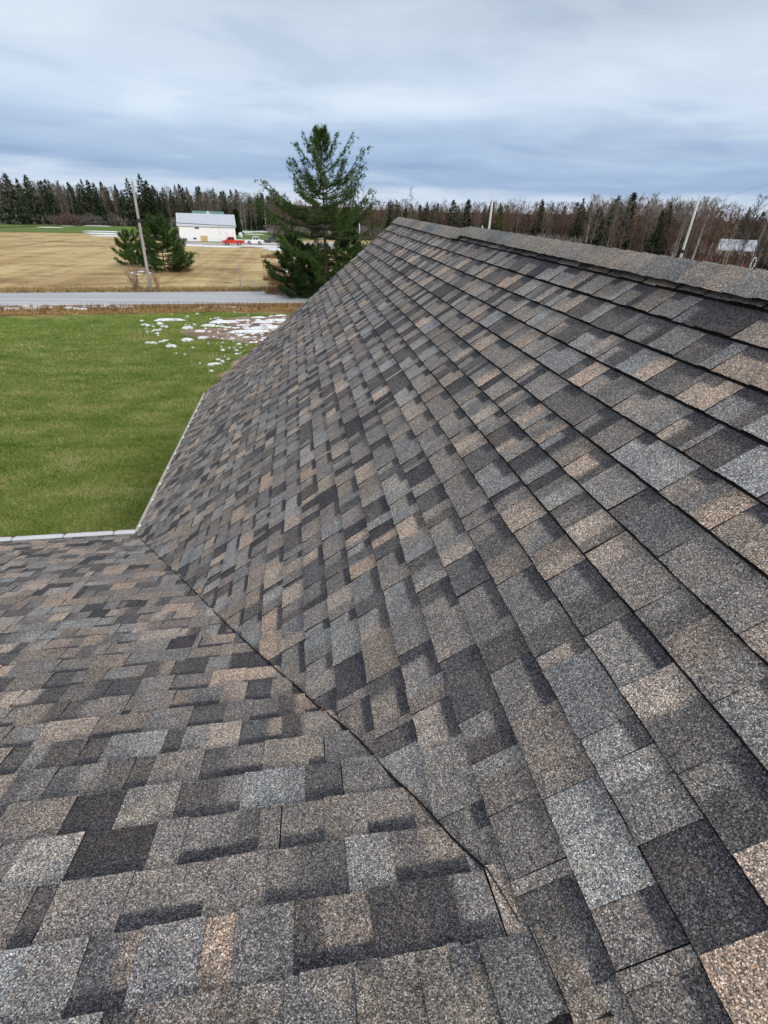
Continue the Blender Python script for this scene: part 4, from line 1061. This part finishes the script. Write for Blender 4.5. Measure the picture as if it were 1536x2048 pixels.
# pale cable slack loop hanging from the cable
cl = at(1511, 515, 70.5); root = empty('cable_loop', cl); tag(root, 'white slack cable loop hanging from the low cable at the right edge', 'cable loop')
mb = MB(); mb.tube([(.25 * math.sin(t) , 0, -.55 + .55 * math.cos(t)) for t in np.linspace(0, 2 * math.pi, 18)], .05, 5); mb.build('upper_coil', MT['pale_cable'], root)
mb = MB(); mb.tube([(-.3 + .34 * math.sin(2 * t), 0, -1.75 + .65 * math.cos(t)) for t in np.linspace(0, 2 * math.pi, 24)], .06, 5); mb.build('lower_coil', MT['pale_cable'], root)
mb = MB(); mb.box((-.25, 0, -2.35), (.75, .3, .32)); mb.tube([(-.3, 0, -2.3), (-.5, 0, -3.0), (-.55, 0, -4.5), (-.6, 0, -cl[2])], .05, 6); mb.build('splice_mount', MT['dark_grey'], root)

# ---------------------------------------------------------------- vehicles
def pickup(name, P, rz, paint, label, L_=5.9, bed_open=True):
    root = empty(name, P, rz); tag(root, label, 'pickup truck'); W = 1.95; h = L_ / 2
    # x forward; profile (x, z)
    body = [(-h, .55), (-h, 1.12), (-h + .05, 1.16), (-.35, 1.16), (-.35, 1.18), (h - 1.55, 1.18), (h - .25, 1.10), (h - .02, .98), (h, .55), (h - .1, .42), (-h + .1, .45)]
    mb = MB(); mb.prism([(x, z) for x, z in body], (0, 0, 0), (1, 0, 0), (0, 0, 1), (0, 1, 0), W); b = mb.build('body', paint, root)
    cab = [(-.45, 1.15), (-.30, 1.86), (-.15, 1.92), (.95, 1.90), (1.12, 1.82), (1.75, 1.15)]
    mb = MB(); mb.prism(cab, (0, 0, 0), (1, 0, 0), (0, 0, 1), (0, 1, 0), W * .86); mb.build('cab', paint, root)
    for s in (-1, 1):
        for a, c_ in (((-.25, 1.24), (-.12, 1.8)), ((.48, 1.24), (.48, 1.8))):
            mb = MB(); y = s * (W * .43 + .006); x0_, x1_ = (a[0], .40) if a[0] < 0 else (.48, 1.45)
            top = (x0_ + (.12 if a[0] < 0 else 0), x1_ if a[0] < 0 else .98)
            mb.quad([(x0_, y, 1.24), (x1_, y, 1.24), (top[1], y, 1.8), (top[0], y, 1.8)]); mb.quad([(x0_, y, 1.24), (top[0], y, 1.8), (top[0], y - s * .02, 1.8), (x0_, y - s * .02, 1.24)]); mb.build('side_window', MT['glass'], root)
    mb = MB(); mb.quad([(1.70, -W * .38, 1.22), (1.70, W * .38, 1.22), (1.17, W * .36, 1.80), (1.17, -W * .36, 1.80)]); mb.v = [(x + .02, y, z + .01) for x, y, z in mb.v]; mb.build('windscreen', MT['glass'], root)
    mb = MB(); mb.box((-(h + .45) / 2 - .05, 0, 1.163), (h - .55, W * .82, .01)); mb.build('cargo_bed', MT['dark_paint'] if bed_open else paint, root)
    for x in (-h + 1.15, h - 1.05):
        for s in (-1, 1):
            mb = MB(); mb.tube([(x, s * (W / 2 - .22), .40), (x, s * (W / 2 + .02), .40)], .40, 18); w = mb.build('wheel', MT['rubber'], root)
            mb = MB(); mb.tube([(x, s * (W / 2 + .021), .40), (x, s * (W / 2 + .04), .40)], [.22, .18], 12); mb.build('rim', MT['chrome'], w)
            mb = MB(); arch = [(x + .5 * math.cos(t), .42 + .5 * math.sin(t)) for t in np.linspace(0, math.pi, 10)]
            mb.v = []; 
            for (ax_, az_) in arch: mb.v += [(ax_, s * (W / 2 + .008), az_), (x + (ax_ - x) * .8, s * (W / 2 + .008), .42 + (az_ - .42) * .8)]
            mb.f = [(2 * i, 2 * i + 2, 2 * i + 3, 2 * i + 1) for i in range(9)]; mb.m = [0] * 9; mb.build('wheel_arch', MT['rubber'], root)
    for s in (-1, 1):
        mb = MB(); mb.box((h + .005, s * .72, .86), (.05, .38, .2)); mb.build('headlight', MT['white_metal'], root)
        mb = MB(); mb.box((-h - .005, s * .86, .95), (.04, .16, .3)); mb.build('tail_light', MT['red'], root)
    mb = MB(); mb.box((h + .04, 0, .52), (.16, W, .22)); mb.build('bumper', MT['chrome'], root)
    mb = MB(); mb.box((-h - .05, 0, .52), (.14, W, .18)); mb.build('bumper', MT['chrome'], root)
    mb = MB(); mb.box((h + .003, 0, .84), (.04, 1.0, .26)); mb.build('grille', MT['dark_grey'], root)
    return root
r0, r1_ = G(446, 490), G(487, 490.5)
rc_ = (r0 + r1_) / 2; ang = math.atan2(r1_[1] - r0[1], r1_[0] - r0[0]); Lr_ = float(np.linalg.norm(r1_ - r0))
pickup('pickup_truck', rc_, ang + math.pi, MT['red'], 'bright red pickup truck parked at the corner of the white building', Lr_)
w0, w1 = G(491, 488.5), G(528, 489.5); wc = (w0 + w1) / 2; ang = math.atan2(w1[1] - w0[1], w1[0] - w0[0])
pickup('pickup_truck', wc, ang, MT['white_paint'], 'white pickup truck parked to the right of the red one', float(np.linalg.norm(w1 - w0)))
# dark car half hidden by the pine
dc = G(546, 486); root = empty('parked_car', dc, ang + .5); tag(root, 'dark grey car half hidden behind the tall pine branches', 'car')
mb = MB(); mb.prism([(-2.2, .35), (-2.25, .85), (-1.9, 1.0), (1.1, 1.0), (2.1, .85), (2.2, .4)], (0, 0, 0), (1, 0, 0), (0, 0, 1), (0, 1, 0), 1.75); mb.build('body', MT['dark_paint'], root)
mb = MB(); mb.prism([(-1.7, .99), (-1.2, 1.5), (.3, 1.52), (1.0, .99)], (0, 0, 0), (1, 0, 0), (0, 0, 1), (0, 1, 0), 1.5); mb.build('cabin', MT['glass'], root)
mb = MB(); mb.box((-.45, 0, 1.53), (1.5, 1.4, .04)); mb.build('car_roof', MT['dark_paint'], root)
for x in (-1.4, 1.35):
    for s in (-1, 1): mb = MB(); mb.tube([(x, s * .7, .33), (x, s * .9, .33)], .33, 14); mb.build('wheel', MT['rubber'], root)

# ---------------------------------------------------------------- far buildings
def gable_house(name, L3, W3, hw, hr, wallm, roofm, label, loc, rz, cat='building', over=.35, seams=0):
    root = empty(name, loc, rz); tag(root, label, cat)
    for nm, c, d in (('wall', (0, -W3 / 2, hw / 2), (L3, .15, hw)), ('wall', (0, W3 / 2, hw / 2), (L3, .15, hw)), ('wall', (-L3 / 2 + .07, 0, hw / 2), (.14, W3 - .16, hw)), ('wall', (L3 / 2 - .07, 0, hw / 2), (.14, W3 - .16, hw))):
        mb = MB(); mb.box(c, d); mb.build(nm, wallm, root)
    for s in (-1, 1):
        mb = MB(); mb.prism([(-W3 / 2, hw), (W3 / 2, hw), (0, hr - .1)], (s * (L3 / 2 - .075), 0, 0), (0, 1, 0), (0, 0, 1), (1, 0, 0), .13); mb.build('gable', wallm, root)
        sl = math.atan2(hr - hw, W3 / 2); ee = W3 / 2 + over; ez_ = hr - math.tan(sl) * ee
        mb = MB(); mb.prism([(0, hr), (s * ee, ez_), (s * ee, ez_ + .14), (0, hr + .16)], (0, 0, 0), (0, 1, 0), (0, 0, 1), (1, 0, 0), L3 + 2 * over); rp = mb.build('roof', roofm, root)
        if seams and s < 0:
            for k in range(seams):
                x = -L3 / 2 + (k + .5) * L3 / seams; mb = MB(); mb.prism([(0, hr + .16), (s * ee, ez_ + .14), (s * ee, ez_ + .19), (0, hr + .21)], (x, 0, 0), (0, 1, 0), (0, 0, 1), (1, 0, 0), .05); mb.build('seam', roofm, rp)
        mb = MB(); mb.box((0, s * (ee + .02), ez_ + .02), (L3 + 2 * over, .05, .26)); mb.build('fascia', MT['white_metal'], root)
    return root
hl, hr_ = G(369, 479), G(470, 487)
mid = (hl + hr_) / 2; Lh = float(np.linalg.norm(hr_ - hl)); Dm = float(np.hypot(*mid[:2])); angh = -math.atan2(mid[0], mid[1]) - .02; Lh = 104 / 1128 * Dm
hw = at(418, 451, Dm)[2]; hrr = at(418, 429, Dm + 5)[2]
nrm = np.array([-math.sin(angh), math.cos(angh), 0]); W_h = 9.0
bc = mid + nrm * W_h / 2
bh = gable_house('garage_building', Lh, W_h, hw, hrr, MT['wrap'], MT['metal_roof'], 'unfinished white building wrapped in printed sheathing with pale grey metal roof', bc, angh, seams=16)
def lx(px, py=485):                              # photo column -> x along the front wall
    q = G(px, py); return float((q - mid) @ np.array([math.cos(angh), math.sin(angh), 0]))
def onwall(nm, x, z, w, h, mat):
    f = MB(); f.box((x, -W_h / 2 - .09, z), (w + .16, .04, h + .16)); fo = f.build(nm, MT['white_metal'], bh); g = MB(); g.box((x, -W_h / 2 - .115, z), (w, .02, h)); g.build('pane', mat, fo)
onwall('window', -Lh * .18, hw * .82, 1.1, .35, MT['dark_grey']); onwall('window', -Lh * .24, hw * .17, .8, .4, MT['dark_grey'])
mb = MB(); mb.box((-Lh * .075, -W_h / 2 - .12, .72), (1.9, .05, 1.44)); mb.build('plywood_sheet', MT['plywood'], bh)
# evergreen shrub on the right corner of that building
cb = G(476, 470); nP = 300; rs_ = np.random.RandomState(8); tt = rs_.uniform(0, 1, nP); a = rs_.uniform(0, 6.28, nP)
V, F = tri_cloud('t', np.c_[np.cos(a) * (1 - tt) * 1.6, np.sin(a) * (1 - tt) * 1.6, tt * 7.5], np.tile([0, 0, .8], (nP, 1)), np.full(nP, 1.3), .5, None, rs_, 4)
tag(link('cedar_tree', np_mesh('cedar_tree', V, F, [MT['hedge']]), None, cb), 'dark pointed cedar behind the right corner of the white building', 'tree')
# house behind it: only its green roof and small white dormer show
hb_ = at(415, 440, 215); gb = gable_house('farmhouse', 10.5, 9, 5.0, at(415, 423.5, 215)[2], MT['white_metal'], MT['green_roof'], 'house with green metal roof behind the white building', (hb_[0], hb_[1] + 4, 0), angh)
zt = at(416, 421, 209)[2]
mb = MB(); mb.prism([(-2.3, zt - 2.6), (2.3, zt - 2.6), (0, zt)], (0, -3.8, 0), (1, 0, 0), (0, 0, 1), (0, 1, 0), 3.0); mb.build('dormer', MT['white_metal'], gb)
# pool / vehicle with blue cover left of it
bl = G(344, 444.5); root = empty('covered_pool', bl, angh); tag(root, 'low structure with light blue cover at the left end of the white building', 'pool')
mb = MB(); mb.tube([(0, 0, 0), (0, 0, 1.3)], 6.5, 20); mb.v = [(x, y * .6, z) for x, y, z in mb.v]; mb.build('pool_wall', MT['white_metal'], root)
mb = MB(); mb.tube([(0, 0, 1.31), (0, 0, 1.6), (0, 0, 1.9)], [6.3, 5.0, 1.0], 20); mb.v = [(x, y * .6, z) for x, y, z in mb.v]; mb.build('pool_cover', MT['tarp'], root)
pg = G(357, 443.5); root = empty('pergola', pg, angh); tag(root, 'thin white open frame beside the blue covered pool', 'frame')
for x in (-3.4, 3.4): mb = MB(); mb.box((x, 0, 2.0), (.22, .22, 4.0)); mb.build('post', MT['white_metal'], root)
mb = MB(); mb.box((0, 0, 4.08), (7.2, .26, .2)); mb.build('beam', MT['white_metal'], root)
# pile of earth left of the white building and white things in the yard
def mound(P, a, b, h, label, mat, seed):
    r = random.Random(seed); mb = MB(); n = 18; mb.v = [(0, 0, h)]; mb.f = []
    for q, z in ((.35, .85), (.7, .45), (1.0, -.1)):
        for j in range(n): t = 2 * math.pi * j / n; k = r.uniform(.8, 1.15); mb.v.append((math.cos(t) * a * q * k, math.sin(t) * b * q * k, h * z * r.uniform(.8, 1.1)))
    for j in range(n): mb.f.append((0, 1 + j, 1 + (j + 1) % n))
    for l in range(2):
        for j in range(n): p = 1 + l * n; mb.f.append((p + j, p + n + j, p + n + (j + 1) % n, p + (j + 1) % n))
    mb.m = [0] * len(mb.f); tag(mb.build('earth_pile', mat, None, loc=P, smooth=True), label, 'earth pile')
mound(G(362, 480), 3.2, 2.2, 2.2, 'brown pile of dug earth against the left corner of the white building', MT['dirt'], 1)
mound(G(292, 476), 4.5, 2.2, 1.4, 'low pinkish earth heap behind the leaning pole', MT['dirt'], 2)
pr_ = G(482, 477); root = empty('propane_tank', pr_); tag(root, 'small white tank standing between the building and the white pickup', 'tank')
mb = MB(); mb.tube([(0, 0, .1), (0, 0, .3), (0, 0, 1.5), (0, 0, 1.75)], [.5, .7, .7, .3], 14); mb.build('tank_body', MT['white_metal'], root, smooth=True); mb = MB(); mb.tube([(0, 0, 1.75), (0, 0, 1.95)], .12, 8); mb.build('valve', MT['dark_grey'], root)
# white house in the right woods
rh = gable_house('woodland_house', 8.6, 7, 2.7, 5.0, MT['white_metal'], MT['metal_roof'], 'white house with pale roof half hidden by birches in the right woods', HR, -.55, 'house', .4)
for x in (-3, 0, 3): 
    mb = MB(); mb.box((x, -3.59, 1.5), (1.1, .04, 1.4)); fo = mb.build('window', MT['white_metal'], rh); mb = MB(); mb.box((x, -3.62, 1.5), (.95, .02, 1.2)); mb.build('pane', MT['dark_grey'], fo)
